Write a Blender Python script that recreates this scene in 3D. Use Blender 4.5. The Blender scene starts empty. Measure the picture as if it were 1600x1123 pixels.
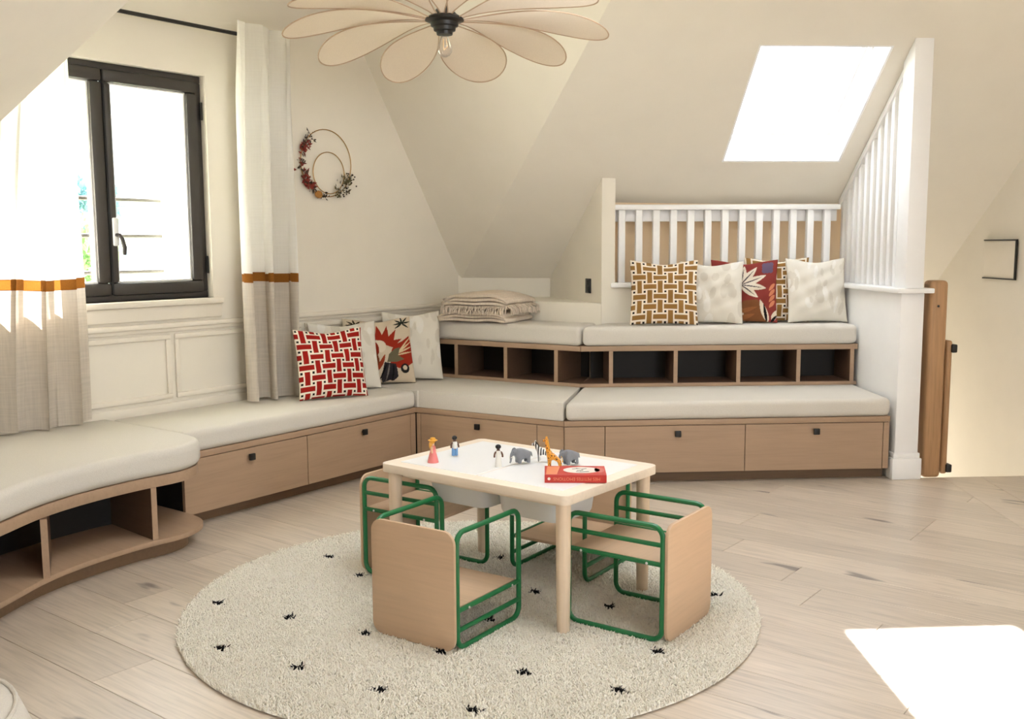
import bpy, bmesh, math, random
import numpy as np
from mathutils import Vector, Matrix
random.seed(7); np.random.seed(7)
R = math.radians
sc = bpy.context.scene
col = sc.collection

# ------------------------------------------------------------------ camera, world, sun, lights, exposure
cam_d = bpy.data.cameras.new('camera'); cam = bpy.data.objects.new('camera', cam_d); col.objects.link(cam)
_r = Vector((0.789, 0.614, -0.005)).normalized()
_f = Vector((-0.610, 0.783, -0.119)); _f = (_f - _r * _f.dot(_r)).normalized()
_u = _r.cross(_f)
cam.matrix_world = Matrix(((_r.x, _u.x, -_f.x, 0), (_r.y, _u.y, -_f.y, 0), (_r.z, _u.z, -_f.z, 1.263), (0, 0, 0, 1)))
cam_d.sensor_width = 36; cam_d.lens = 34.909; cam_d.shift_y = 0.0045; cam_d.clip_start = 0.02
sc.camera = cam

world = bpy.data.worlds.new('sky'); sc.world = world; world.use_nodes = True
wn = world.node_tree.nodes; wl = world.node_tree.links; wn.clear()
w_out = wn.new('ShaderNodeOutputWorld'); w_bg = wn.new('ShaderNodeBackground')
w_bg.inputs[0].default_value = (0.85, 0.915, 1.0, 1); w_bg.inputs[1].default_value = 8.6
wl.new(w_bg.outputs[0], w_out.inputs[0])

sun_d = bpy.data.lights.new('sun', 'SUN'); sun = bpy.data.objects.new('sun', sun_d); col.objects.link(sun)
sun_d.energy = 75; sun_d.angle = R(0.6); sun_d.color = (1.0, 0.985, 0.965)
sun.rotation_euler = Vector((-0.461, 0.687, 0.562)).to_track_quat('Z', 'Y').to_euler()

def area(name, loc, to, sx, sy, e, c=(1, 1, 1)):
    d = bpy.data.lights.new(name, 'AREA'); o = bpy.data.objects.new(name, d); col.objects.link(o)
    d.shape = 'RECTANGLE'; d.size = sx; d.size_y = sy; d.energy = e; d.color = c
    o.location = loc; o.rotation_euler = (Vector(loc) - Vector(to)).to_track_quat('Z', 'Y').to_euler()
    return o
area('added_right_light', (3.05, 0.375, 1.575), (0, 0.375, 1.57), 1.85, 1.25, 20, (0.97, 0.98, 1.0))  # unseen lamp added in a made-up window to brighten the right side
area('added_stair_light', (-3.078, 7.952, -1.100), (-1.755, 6.451, -1.000), .7, 1.4, 32, (1.0, 0.98, 0.95))  # unseen lamp added down the stairs to brighten the stairwell, no window there
vs = sc.view_settings
vs.view_transform = 'Standard'; vs.look = 'None'; vs.exposure = 0.12; vs.gamma = 1.0; vs.use_curve_mapping = False

# ------------------------------------------------------------------ materials
def s2l(c):
    return tuple((x / 12.92 if x <= 0.04045 else ((x + 0.055) / 1.055) ** 2.4) for x in (v / 255 for v in c))
class NT:
    def __init__(s, name):
        s.m = bpy.data.materials.new(name); s.m.use_nodes = True
        s.n = s.m.node_tree.nodes; s.l = s.m.node_tree.links
        s.b = s.n['Principled BSDF']
    def add(s, t, **k):
        n = s.n.new(t)
        for a, v in k.items():
            if a.startswith('i_'): n.inputs[a[2:].replace('_', ' ')].default_value = v
            else: setattr(n, a, v)
        return n
    def link(s, a, b): s.l.new(a, b)
    def coords(s, scale=(1, 1, 1), which='Object', rnd=False):
        tc = s.add('ShaderNodeTexCoord'); mp = s.add('ShaderNodeMapping'); mp.inputs['Scale'].default_value = scale
        s.link(tc.outputs[which], mp.inputs['Vector'])
        if rnd:
            oi = s.add('ShaderNodeObjectInfo'); mu = s.add('ShaderNodeMath', operation='MULTIPLY'); mu.inputs[1].default_value = 37.0
            s.link(oi.outputs['Random'], mu.inputs[0]); cb = s.add('ShaderNodeCombineXYZ')
            s.link(mu.outputs[0], cb.inputs[0]); s.link(mu.outputs[0], cb.inputs[1]); s.link(cb.outputs[0], mp.inputs['Location'])
        return mp.outputs[0]
    def ramp(s, fac, stops):
        r = s.add('ShaderNodeValToRGB'); e = r.color_ramp.elements
        while len(e) < len(stops): e.new(0.5)
        for i, (p, c) in enumerate(stops): e[i].position = p; e[i].color = (*c, 1)
        s.link(fac, r.inputs[0]); return r.outputs[0]
    def bump(s, h, strength, dist=0.01):
        b = s.add('ShaderNodeBump'); b.inputs['Strength'].default_value = strength; b.inputs['Distance'].default_value = dist
        s.link(h, b.inputs['Height']); s.link(b.outputs[0], s.b.inputs['Normal'])
    def base(s, out): s.link(out, s.b.inputs['Base Color'])

def plain(name, rgb, rough=0.6, noise=0.03, scale=30, bump=0.0, metal=0.0, lin=None):
    t = NT(name); c = lin or s2l(rgb)
    t.b.inputs['Roughness'].default_value = rough; t.b.inputs['Metallic'].default_value = metal
    nz = t.add('ShaderNodeTexNoise'); nz.inputs['Scale'].default_value = scale; nz.inputs['Detail'].default_value = 4
    t.link(t.coords(), nz.inputs['Vector'])
    t.base(t.ramp(nz.outputs['Fac'], [(0.3, tuple(x * (1 - noise) for x in c)), (0.7, tuple(min(1, x * (1 + noise)) for x in c))]))
    if bump: t.bump(nz.outputs['Fac'], bump)
    return t.m

def fabric(name, rgb, scale=260, bump=0.25, noise=0.06, rough=0.95, transl=0.0, slub=0.0, tcol=None):
    t = NT(name); c = s2l(rgb); t.b.inputs['Roughness'].default_value = rough
    t.b.inputs['Specular IOR Level'].default_value = 0.15
    v = t.coords()
    a = t.add('ShaderNodeTexNoise'); a.inputs['Scale'].default_value = scale; a.inputs['Detail'].default_value = 2; t.link(v, a.inputs['Vector'])
    fac = a.outputs['Fac']
    if slub:
        v2 = t.coords((1, 1, 0.05)); b2 = t.add('ShaderNodeTexNoise'); b2.inputs['Scale'].default_value = 120; t.link(v2, b2.inputs['Vector'])
        v3 = t.coords((0.05, 0.05, 1)); b3 = t.add('ShaderNodeTexNoise'); b3.inputs['Scale'].default_value = 150; t.link(v3, b3.inputs['Vector'])
        m = t.add('ShaderNodeMath', operation='ADD'); t.link(b2.outputs['Fac'], m.inputs[0]); t.link(b3.outputs['Fac'], m.inputs[1])
        m2 = t.add('ShaderNodeMath', operation='MULTIPLY'); m2.inputs[1].default_value = 0.5; t.link(m.outputs[0], m2.inputs[0]); fac = m2.outputs[0]
        noise = max(noise, slub)
    cr = t.ramp(fac, [(0.3, tuple(x * (1 - noise) for x in c)), (0.7, tuple(min(1, x * (1 + noise)) for x in c))])
    t.base(cr); t.bump(fac, bump, 0.003)
    if transl:
        tr = t.add('ShaderNodeBsdfTranslucent'); mx = t.add('ShaderNodeMixShader'); mx.inputs[0].default_value = transl
        out = t.n['Material Output']; t.link(t.b.outputs[0], mx.inputs[1]); t.link(tr.outputs[0], mx.inputs[2]); t.link(mx.outputs[0], out.inputs[0])
        if tcol: tr.inputs[0].default_value = (*s2l(tcol), 1)
        else: t.link(cr, tr.inputs[0])
    return t.m

def wood(name, rgb, axis='x', rnd=False, contrast=0.10, rough=0.55, knots=0.0, knotcol=(110, 105, 105), vary=0.0, scale=1.0, bump=0.05, warp=1.0):
    t = NT(name); c = s2l(rgb); t.b.inputs['Roughness'].default_value = rough
    st = {'x': (0.8, 14, 14), 'y': (14, 0.8, 14), 'z': (14, 14, 0.8)}[axis]
    v = t.coords(tuple(x * scale for x in st), rnd=rnd)
    n1 = t.add('ShaderNodeTexNoise'); n1.inputs['Scale'].default_value = 1.2; n1.inputs['Detail'].default_value = 6; n1.inputs['Distortion'].default_value = warp; t.link(v, n1.inputs['Vector'])
    n2 = t.add('ShaderNodeTexNoise'); n2.inputs['Scale'].default_value = 7; n2.inputs['Detail'].default_value = 3; t.link(v, n2.inputs['Vector'])
    ad = t.add('ShaderNodeMath', operation='ADD'); t.link(n1.outputs['Fac'], ad.inputs[0]); t.link(n2.outputs['Fac'], ad.inputs[1])
    hf = t.add('ShaderNodeMath', operation='MULTIPLY'); hf.inputs[1].default_value = 0.5; t.link(ad.outputs[0], hf.inputs[0])
    cr = t.ramp(hf.outputs[0], [(0.32, tuple(x * (1 - contrast * 1.6) for x in c)), (0.5, c), (0.68, tuple(min(1, x * (1 + contrast)) for x in c))])
    if vary:
        oi = t.add('ShaderNodeObjectInfo'); hs = t.add('ShaderNodeHueSaturation'); mr = t.add('ShaderNodeMapRange')
        mr.inputs['To Min'].default_value = 1 - vary; mr.inputs['To Max'].default_value = 1 + vary
        t.link(oi.outputs['Random'], mr.inputs['Value']); t.link(mr.outputs[0], hs.inputs['Value']); t.link(cr, hs.inputs['Color']); cr = hs.outputs[0]
    if knots:
        k = {'x': (1.1, 4.2, 4), 'y': (4.2, 1.1, 4), 'z': (4, 4, 1)}[axis]
        vk = t.coords(k, rnd=True); nk = t.add('ShaderNodeTexNoise'); nk.inputs['Scale'].default_value = 2.1; nk.inputs['Detail'].default_value = 2.5; t.link(vk, nk.inputs['Vector'])
        kr = t.ramp(nk.outputs['Fac'], [(0.665, (0, 0, 0)), (0.72, (knots,) * 3)])
        mx = t.add('ShaderNodeMix', data_type='RGBA'); t.link(kr, mx.inputs[0]); t.link(cr, mx.inputs[6]); mx.inputs[7].default_value = (*s2l(knotcol), 1); cr = mx.outputs[2]
    t.base(cr); t.bump(hf.outputs[0], bump, 0.01)
    return t.m

def print_mat(name):
    t = NT(name); t.b.inputs['Roughness'].default_value = 0.9; t.b.inputs['Specular IOR Level'].default_value = 0.15
    a = t.add('ShaderNodeAttribute', attribute_name='print'); t.base(a.outputs['Color'])
    nz = t.add('ShaderNodeTexNoise'); nz.inputs['Scale'].default_value = 220; t.link(t.coords(), nz.inputs['Vector']); t.bump(nz.outputs['Fac'], 0.2, 0.003)
    return t.m

M = {}
M['wall'] = plain('cream_wall_paint', (238, 231, 217), 0.85, 0.012, 6, 0.02)
M['ceil'] = plain('white_ceiling_paint', (238, 232, 220), 0.85, 0.01, 6)
M['white'] = plain('white_satin_paint', (248, 247, 246), 0.45, 0.01, 12)
M['cream_trim'] = plain('cream_satin_trim', (238, 230, 215), 0.5, 0.01, 12)
M['tan'] = plain('tan_plaster', (252, 226, 190), 0.85, 0.02, 5)
M['oak'] = wood('bench_oak_veneer', (172, 144, 118), 'x', contrast=0.06, rough=0.5)
M['oak_dark'] = wood('bench_oak_kick', (128, 102, 78), 'x', contrast=0.06, rough=0.6)
M['oak_black_shade'] = wood('near_black_oak_shade', (30, 24, 20), 'x', contrast=0.08, rough=0.6)  # near-black oak; on the back panels it paints in the pigeonhole shade
M['oak_shaded'] = wood('cubby_oak_painted_shade', (96, 72, 54), 'x', contrast=0.08, rough=0.6)  # shade inside the pigeonholes put into the board colour
M['plank'] = wood('whitewashed_oak_plank', (203, 189, 173), 'x', rnd=True, contrast=0.13, rough=0.33, knots=0.8, knotcol=(104, 94, 90), vary=0.08, bump=0.05, warp=3.5)
M['beech'] = wood('pale_beech', (240, 224, 204), 'x', contrast=0.05, rough=0.5)
M['beech_z'] = wood('pale_beech_upright', (230, 208, 182), 'z', contrast=0.05, rough=0.5)
M['ply'] = wood('chair_birch_ply', (200, 170, 140), 'x', contrast=0.05, rough=0.5, bump=0.02)
M['newel'] = wood('newel_oak', (178, 138, 98), 'z', contrast=0.14, rough=0.5)
M['cushion'] = fabric('oatmeal_bench_fabric', (214, 208, 198), 300, 0.2, 0.05)
M['green'] = plain('green_powder_coat', (26, 110, 62), 0.35, 0.03, 20)
M['black'] = plain('matt_black_metal', (22, 21, 20), 0.4, 0.05, 20)
M['anth'] = plain('anthracite_frame', (58, 54, 50), 0.45, 0.03, 20)
M['groove'] = plain('black_rubber_seal', (12, 12, 12), 0.7, 0.03, 20)
M['sheer'] = fabric('white_linen_sheer', (252, 250, 245), 200, 0.2, 0.03, transl=0.42, slub=0.02)
M['linen'] = fabric('greige_linen', (214, 204, 190), 200, 0.3, 0.08, transl=0.2, slub=0.10)
M['ochre'] = fabric('ochre_velvet_band', (146, 92, 36), 200, 0.3, 0.08, transl=0.2)
M['pile'] = fabric('cream_wool_pile', (255, 248, 234), 80, 0.1, 0.02)
M['pile_base'] = fabric('cream_rug_backing', (252, 246, 236), 120, 0.4, 0.05)
M['pile_black'] = fabric('black_wool_pile', (20, 18, 20), 80, 0.1, 0.1)
M['print'] = print_mat('printed_cotton')
M['jacq'] = fabric('ivory_jacquard', (222, 214, 200), 240, 0.3, 0.05)
M['throw'] = fabric('oatmeal_woven_throw', (218, 203, 186), 180, 0.6, 0.16, slub=0.16)
M['petal'] = fabric('petal_voile', (234, 220, 204), 300, 0.15, 0.04, transl=0.35)
M['petal_rim'] = plain('petal_wire_tape', (190, 164, 138), 0.7, 0.03, 20)
M['gold'] = plain('brass_ring', (176, 138, 82), 0.35, 0.04, 20, metal=0.6)
M['dry_red'] = plain('dried_red_leaf', (128, 44, 32), 0.8, 0.25, 60)
M['dry_dark'] = plain('dried_dark_leaf', (58, 44, 28), 0.8, 0.25, 60)
M['dry_olive'] = plain('dried_eucalyptus', (88, 80, 50), 0.8, 0.25, 60)
M['dry_gold'] = plain('dried_seed_pod', (176, 122, 58), 0.7, 0.2, 60)
M['bin'] = plain('translucent_white_plastic', (226, 226, 224), 0.35, 0.01, 10)
M['inlay'] = plain('white_laminate', (240, 239, 238), 0.3, 0.005, 10)
def glass(name):
    t = NT(name); b = t.b
    b.inputs['Base Color'].default_value = (1, 1, 1, 1); b.inputs['Roughness'].default_value = 0.0
    tr = t.add('ShaderNodeBsdfTransparent'); gl = t.add('ShaderNodeBsdfGlossy'); gl.inputs['Roughness'].default_value = 0.02
    mx = t.add('ShaderNodeMixShader'); 
    mx.inputs[0].default_value = 0.04; t.link(tr.outputs[0], mx.inputs[1]); t.link(gl.outputs[0], mx.inputs[2]); t.link(mx.outputs[0], t.n['Material Output'].inputs[0])
    return t.m
M['glass'] = glass('clear_window_glass')

# ------------------------------------------------------------------ geometry helpers
def finish(me, ang=35):
    if ang:
        for p in me.polygons: p.use_smooth = True
        me.set_sharp_from_angle(angle=R(ang))
class MB:
    def __init__(s): s.v = []; s.f = []
    def box(s, c, d, rz=0.0, mat=None):
        i = len(s.v); c = Vector(c)
        rot = mat if mat is not None else Matrix.Rotation(rz, 3, 'Z')
        for z in (-.5, .5):
            for x, y in ((-.5, -.5), (.5, -.5), (.5, .5), (-.5, .5)): s.v.append(c + rot @ Vector((x * d[0], y * d[1], z * d[2])))
        s.f += [(i+3, i+2, i+1, i), (i+4, i+5, i+6, i+7)] + [(i+k, i+(k+1) % 4, i+4+(k+1) % 4, i+4+k) for k in range(4)]
        return s
    def prism(s, poly, z0, z1):
        a = sum(poly[k][0]*poly[(k+1) % len(poly)][1] - poly[(k+1) % len(poly)][0]*poly[k][1] for k in range(len(poly)))
        if a < 0: poly = poly[::-1]
        i = len(s.v); n = len(poly)
        s.v += [Vector((p[0], p[1], z0)) for p in poly] + [Vector((p[0], p[1], z1)) for p in poly]
        s.f += [tuple(range(i+n-1, i-1, -1)), tuple(range(i+n, i+2*n))] + [(i+k, i+(k+1) % n, i+n+(k+1) % n, i+n+k) for k in range(n)]
        return s
    def slab(s, pts, off):
        """solid from a planar 3-D polygon pushed by the vector off"""
        pts = [Vector(p) for p in pts]; off = Vector(off); n = len(pts); i = len(s.v)
        nrm = Vector((0, 0, 0))
        for k in range(n): nrm += pts[k].cross(pts[(k+1) % n])
        if nrm.dot(off) < 0: pts = pts[::-1]
        s.v += pts + [p + off for p in pts]
        s.f += [tuple(range(i+n-1, i-1, -1)), tuple(range(i+n, i+2*n))] + [(i+k, i+(k+1) % n, i+n+(k+1) % n, i+n+k) for k in range(n)]
        return s
    def tube(s, path, r, n=8, closed=False, taper=None):
        path = [Vector(p) for p in path]; m = len(path); i0 = len(s.v)
        up = None
        for k in range(m):
            if closed: t = path[(k+1) % m] - path[k-1]
            else: t = path[min(k+1, m-1)] - path[max(k-1, 0)]
            t.normalize()
            if up is None:
                up = Vector((0, 0, 1)) if abs(t.z) < .9 else Vector((1, 0, 0))
            a = (up - t * up.dot(t)).normalized(); up = a; b = t.cross(a)
            rr = r * (taper[k] if taper else 1)
            for j in range(n):
                w = 2*math.pi*j/n; s.v.append(path[k] + (a*math.cos(w) + b*math.sin(w)) * rr)
        rng = m if closed else m - 1
        for k in range(rng):
            for j in range(n):
                a0 = i0 + k*n; b0 = i0 + ((k+1) % m)*n
                s.f.append((a0+j, a0+(j+1) % n, b0+(j+1) % n, b0+j))
        if not closed:
            s.f.append(tuple(i0+j for j in range(n-1, -1, -1))); s.f.append(tuple(i0+(m-1)*n+j for j in range(n)))
        return s
    def lathe(s, prof, n=16, c=(0, 0, 0), rot=None):
        c = Vector(c); i0 = len(s.v); rot = rot or Matrix.Identity(3)
        for (r, z) in prof:
            for j in range(n):
                w = 2*math.pi*j/n; s.v.append(c + rot @ Vector((r*math.cos(w), r*math.sin(w), z)))
        for k in range(len(prof)-1):
            for j in range(n):
                a = i0+k*n; b = a+n; s.f.append((a+j, a+(j+1) % n, b+(j+1) % n, b+j))
        s.f.append(tuple(i0+j for j in range(n-1, -1, -1))); q = i0+(len(prof)-1)*n; s.f.append(tuple(q+j for j in range(n)))
        return s
    def ball(s, c, r, nu=12, nv=8, rot=None):
        rr = r if isinstance(r, (tuple, list)) else (r, r, r); i0 = len(s.v); c = Vector(c); rot = rot or Matrix.Identity(3)
        s.v.append(c + rot @ Vector((0, 0, -rr[2])))
        for k in range(1, nv):
            p = -math.pi/2 + math.pi*k/nv
            for j in range(nu):
                w = 2*math.pi*j/nu; s.v.append(c + rot @ Vector((rr[0]*math.cos(p)*math.cos(w), rr[1]*math.cos(p)*math.sin(w), rr[2]*math.sin(p))))
        s.v.append(c + rot @ Vector((0, 0, rr[2]))); top = len(s.v)-1
        for j in range(nu): s.f.append((i0, i0+1+(j+1) % nu, i0+1+j)); q = i0+1+(nv-2)*nu; s.f.append((q+j, q+(j+1) % nu, top))
        for k in range(nv-2):
            for j in range(nu):
                a = i0+1+k*nu; b = a+nu; s.f.append((a+j, a+(j+1) % nu, b+(j+1) % nu, b+j))
        return s
    def build(s, name, m, parent=None, bev=0.0, segs=2, ang=35, origin=None, rz=0.0):
        o = origin
        for q in (parent, parent.parent if parent is not None else None):
            if o is None and q is not None and q.get('_world'): o = Vector(q['_world']); rz = q['_rz']
        if o is None and rz: o = sum(map(Vector, s.v), Vector()) / len(s.v)
        ri = Matrix.Rotation(-rz, 3, 'Z')
        vv = [tuple(ri @ (p - o)) for p in map(Vector, s.v)] if o is not None else [tuple(p) for p in s.v]
        me = bpy.data.meshes.new(name); me.from_pydata(vv, [], s.f); me.update()
        if bev:
            bm = bmesh.new(); bm.from_mesh(me)
            ed = [e for e in bm.edges if len(e.link_faces) == 2 and e.calc_face_angle(0) > R(28)]
            bmesh.ops.bevel(bm, geom=ed, offset=bev, segments=segs, profile=0.5, affect='EDGES', clamp_overlap=True)
            bm.to_mesh(me); bm.free()
        if isinstance(m, (list, tuple)):
            for k in m: me.materials.append(k)
        else: me.materials.append(m)
        finish(me, ang)
        ob = bpy.data.objects.new(name, me); col.objects.link(ob)
        if parent is not None: ob.parent = parent
        elif o is not None: ob.location = o; ob.rotation_euler.z = rz
        return ob
def tag(o, label=None, cat=None, group=None, kind=None):
    if label: o['label'] = label
    if cat: o['category'] = cat
    if group: o['group'] = group
    if kind: o['kind'] = kind
    return o
def thing(name, label, cat, loc=(0, 0, 0), rz=0.0, group=None, world=False):
    o = bpy.data.objects.new(name, None); o.empty_display_size = 0.1; col.objects.link(o)
    o.location = loc; o.rotation_euler = (0, 0, rz)
    if world: o['_world'] = tuple(loc); o['_rz'] = float(rz)
    return tag(o, label, cat, group)
def struct(ob): ob['kind'] = 'structure'; return ob
def copy_tree(o, parent=None):
    c = o.copy(); col.objects.link(c)
    if parent is not None: c.parent = parent
    for ch in list(o.children): copy_tree(ch, c)
    return c
def skin(name, verts, edges, radii, m, parent=None, sub=1):
    me = bpy.data.meshes.new(name); bm = bmesh.new(); ly = bm.verts.layers.skin.verify()
    vs_ = [bm.verts.new(v) for v in verts]
    for k, v in enumerate(vs_):
        r = radii[k]; v[ly].radius = (r, r) if not isinstance(r, tuple) else r; v[ly].use_root = (k == 0)
    for a, b in edges: bm.edges.new((vs_[a], vs_[b]))
    bm.to_mesh(me); bm.free()
    ob = bpy.data.objects.new(name, me); col.objects.link(ob)
    ob.modifiers.new('s', 'SKIN'); q = ob.modifiers.new('u', 'SUBSURF'); q.levels = sub; q.render_levels = sub
    dg = bpy.context.evaluated_depsgraph_get(); new = bpy.data.meshes.new_from_object(ob.evaluated_get(dg))
    ob.modifiers.clear(); ob.data = new; new.materials.clear(); new.materials.append(m)
    for p in new.polygons: p.use_smooth = True
    ob.parent = parent
    return ob
# rotated frame of the diagonal bench: hd runs along it, n2 points from it into the room
hd = Vector((0.7501, 0.6613, 0)); nn = Vector((0.6613, -0.7501, 0))
def CN(c, n, z=0.0): return hd * c + nn * n + Vector((0, 0, z))
ROTC = math.atan2(hd.y, hd.x)

# ------------------------------------------------------------------ shell
XW = -4.42; ZC = 2.61
def z_slope(n): return (4.9686 + 0.6186 * n) / 0.786
OUT2 = Vector((-0.409, 0.464, 0.786)).normalized()
# left gable wall with its window opening, 44 cm thick
WY0, WY1, WZ0, WZ1 = 2.06, 3.14, 1.00, 2.125
b = MB()
for (y0, y1, z0, z1) in ((1.2, WY0, -.1, 2.75), (WY1, 5.4, -.1, 2.75), (WY0, WY1, -.1, WZ0), (WY0, WY1, WZ1, 2.75)):
    b.box((XW - .22, (y0+y1)/2, (z0+z1)/2), (.44, y1-y0, z1-z0))
wall_left = struct(b.build('wall_left', M['wall'], ang=0))
# flat ceiling
ceil_poly = [(-4.5, 2.258), (-2.49, 2.258), (2.9, -2.48), (3.2, -2.75), (3.3, 1.7), (-.38, 5.95), (-2.461, 4.117), (-4.5, 4.117)]
LW = (-2.30, -1.20, 2.10, 3.20)   # unseen opening added in the ceiling above the table to let light in
lo = lambda x: 2.258 - .8793*(x + 2.49)
hi = lambda x: 4.117 + .8640*(x + 2.461)
b = MB()
b.prism([(-4.5, 2.258), (-2.49, 2.258), (LW[0], lo(LW[0])), (LW[0], hi(LW[0])), (-2.461, 4.117), (-4.5, 4.117)], ZC, ZC + .2)
b.prism([(LW[0], LW[3]), (LW[1], LW[3]), (LW[1], hi(LW[1])), (LW[0], hi(LW[0]))], ZC, ZC + .2)
b.prism([(LW[0], lo(LW[0])), (LW[1], lo(LW[1])), (LW[1], LW[2]), (LW[0], LW[2])], ZC, ZC + .2)
b.prism([(LW[1], lo(LW[1])), (2.9, -2.48), (3.2, -2.75), (3.3, 1.7), (-.34, 5.95), (LW[1], hi(LW[1]))], ZC, ZC + .2)
struct(b.build('ceiling', M['ceil'], ang=0))
rw = struct(thing('added_roof_window', None, None, ((LW[0]+LW[1])/2, (LW[2]+LW[3])/2, ZC + .2), world=True))  # unseen frame added around the ceiling light opening
q = MB()
for (x0, x1, y0, y1) in ((LW[0], LW[0]+.05, LW[2], LW[3]), (LW[1]-.05, LW[1], LW[2], LW[3]), (LW[0]+.05, LW[1]-.05, LW[2], LW[2]+.05), (LW[0]+.05, LW[1]-.05, LW[3]-.05, LW[3])):
    q.box(((x0+x1)/2, (y0+y1)/2, ZC + .17), (x1-x0, y1-y0, .06))
q.build('window_frame', M['white'], rw)
area('added_ceiling_light', ((LW[0]+LW[1])/2, (LW[2]+LW[3])/2, ZC + .13), ((LW[0]+LW[1])/2, (LW[2]+LW[3])/2 + .001, 0), 1.08, 1.08, 3, (0.96, 0.98, 1.0))  # lamp added in the made-up ceiling opening, lights the table from above
# dormer slope right of the window
b = MB().slab([(-4.5, 4.116, ZC), (-2.461, 4.117, ZC), (-4.42, 5.11, 1.03), (-4.5, 5.11, 1.03)], Vector((0, .847, .532)) * .2)
struct(b.build('ceiling.001', M['wall'], ang=0))
# main slope with the skylight opening (cells around the hole)
def S2(c, n): return CN(c, n, z_slope(n))
VAL = [Vector((-2.461, 4.117, ZC)), Vector((-4.42, 5.11, 1.03))]
HC0, HC1, HN0, HN1 = 1.588, 2.295, -5.825, -5.145
b = MB()
for poly in ([None, None, (.065, -8.2), (HC0, -8.2), (HC0, -4.716)], [(HC0, -8.2), (HC1, -8.2), (HC1, HN0), (HC0, HN0)],
             [(HC0, HN1), (HC1, HN1), (HC1, -4.716), (HC0, -4.716)], [(HC1, -8.2), (3.7, -8.2), (3.7, -4.716), (HC1, -4.716)]):
    b.slab([VAL[i] if p is None else S2(*p) for i, p in enumerate(poly)], OUT2 * .24)
struct(b.build('ceiling.002', M['wall'], ang=0))
# the mirrored slope on the near side of the dormer
hm = Vector((0.75, -0.6615, 0)); V1 = Vector((-2.49, 2.258, ZC)); V4 = Vector((-4.62, 1.37, 1.03))
nm = (V4 - V1).cross(hm).normalized(); nm = nm if nm.z > 0 else -nm
b = MB().slab([V1, V4, V4 + hm * 7.2, V1 + hm * 7.2], nm * .2)
struct(b.build('ceiling.003', M['wall'], ang=0))
b = MB().slab([V1, (-4.5, 2.258, ZC), (-4.5, 1.42, 1.12), V4], Vector((0, -.871, .49)) * .2)
struct(b.build('ceiling.004', M['wall'], ang=0))
# knee walls, rear and right walls (behind the camera), with a window opening added in the right one for light
b = MB(); k0 = Vector((-4.62, 1.37, 0)); k1 = k0 + hm * 6.4; o_ = Vector((-.66, -.75, 0)) * .2
b.slab([k0 + Vector((0, 0, -.1)), k1 + Vector((0, 0, -.1)), k1 + Vector((0, 0, 1.1)), k0 + Vector((0, 0, 1.1))], o_)
struct(b.build('wall_near', M['wall'], ang=0))
b = MB()
for (x0, x1, z0, z1) in ((-.2, 3.2, -.1, 2.75),):
    b.box(((x0+x1)/2, -2.6, (z0+z1)/2), (x1-x0, .2, z1-z0))
struct(b.build('wall_rear', M['wall'], ang=0))
b = MB()
for (y0, y1, z0, z1) in ((-2.7, -.6, -.1, 2.75), (1.35, 1.9, -.1, 2.75), (-.6, 1.35, -.1, .9), (-.6, 1.35, 2.25, 2.75)):
    b.box((3.1, (y0+y1)/2, (z0+z1)/2), (.2, y1-y0, z1-z0))
struct(b.build('wall_front', M['wall'], ang=0))
# stairwell wall at the right
CW = 3.39
b = MB().slab([CN(CW, -8.1, -2.6), CN(CW, .9, -2.6), CN(CW, .9, 2.65), CN(CW, -4.70, 2.65), CN(CW, -8.1, z_slope(-8.1) + .03)], hd * .2)
struct(b.build('wall_right', M['wall'], ang=0, rz=ROTC))
b = MB().slab([CN(2.3, -8.1, -2.6), CN(3.5, -8.1, -2.6), CN(3.5, -8.1, .3), CN(2.3, -8.1, .3)], nn * -.15)
b.slab([CN(2.3, -8.2, -2.5), CN(3.5, -8.2, -2.5), CN(3.5, -5.0, -2.5), CN(2.3, -5.0, -2.5)], (0, 0, -.1))
b.slab([CN(2.3, -5.128, -2.5), CN(3.5, -5.128, -2.5), CN(3.5, -5.128, -.03), CN(2.3, -5.128, -.03)], nn * .06)
b.slab([CN(2.40, -5.19, -2.5), CN(2.49, -5.19, -2.5), CN(2.49, -8.1, -2.5), CN(2.40, -8.1, -2.5)], (0, 0, 2.48))
b.slab([CN(2.40, -6.40, -.02), CN(2.40, -8.1, -.02), CN(2.40, -8.1, z_slope(-8.1) + .03), CN(2.40, -6.40, z_slope(-6.40) + .03)], hd * .09)
b.slab([CN(2.495, -6.165, .9), CN(2.495, -6.40, .9), CN(2.495, -6.40, z_slope(-6.40) + .03), CN(2.495, -6.165, z_slope(-6.165) + .03)], hd * -.09)
struct(b.build('wall_stair', M['wall'], ang=0, rz=ROTC))
# knee wall under the main slope, the ledge, the parapet and the cheek wall / pier
kc = CN(.065, -6.74); pier_l = Vector((-3.253, 5.055, 0)); pier_r = Vector((-3.193, 5.108, 0)); cheek = Vector((-3.947, 5.492, 0))
b = MB().slab([kc + Vector((-.1, -.09, -.1)), cheek + Vector((.1, .09, -.1)), cheek + Vector((.1, .09, 1.06)), kc + Vector((-.1, -.09, 1.06))], nn * -.12)
struct(b.build('wall_knee', M['wall'], ang=0, rz=ROTC))
PF0 = Vector((-4.42, 4.965, 0))
b = MB().prism([tuple(PF0.xy), tuple(pier_l.xy), tuple(cheek.xy), (-4.0, 5.55), (-4.42, 5.13)], .45, .912)
struct(b.build('trim_1', M['wall'], bev=.006))
b = MB().prism([tuple(pier_l.xy), tuple(pier_r.xy), tuple(CN(1.05, -6.9).xy), tuple((cheek + Vector((.03, .08, 0))).xy), tuple(cheek.xy)], -.1, 1.72)
# cut the pier head to the slope
for i, v in enumerate(b.v):
    if v.z > 1: v.z = z_slope(v.dot(nn)) + .012
struct(b.build('wall_pier', M['wall'], ang=0))
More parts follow.
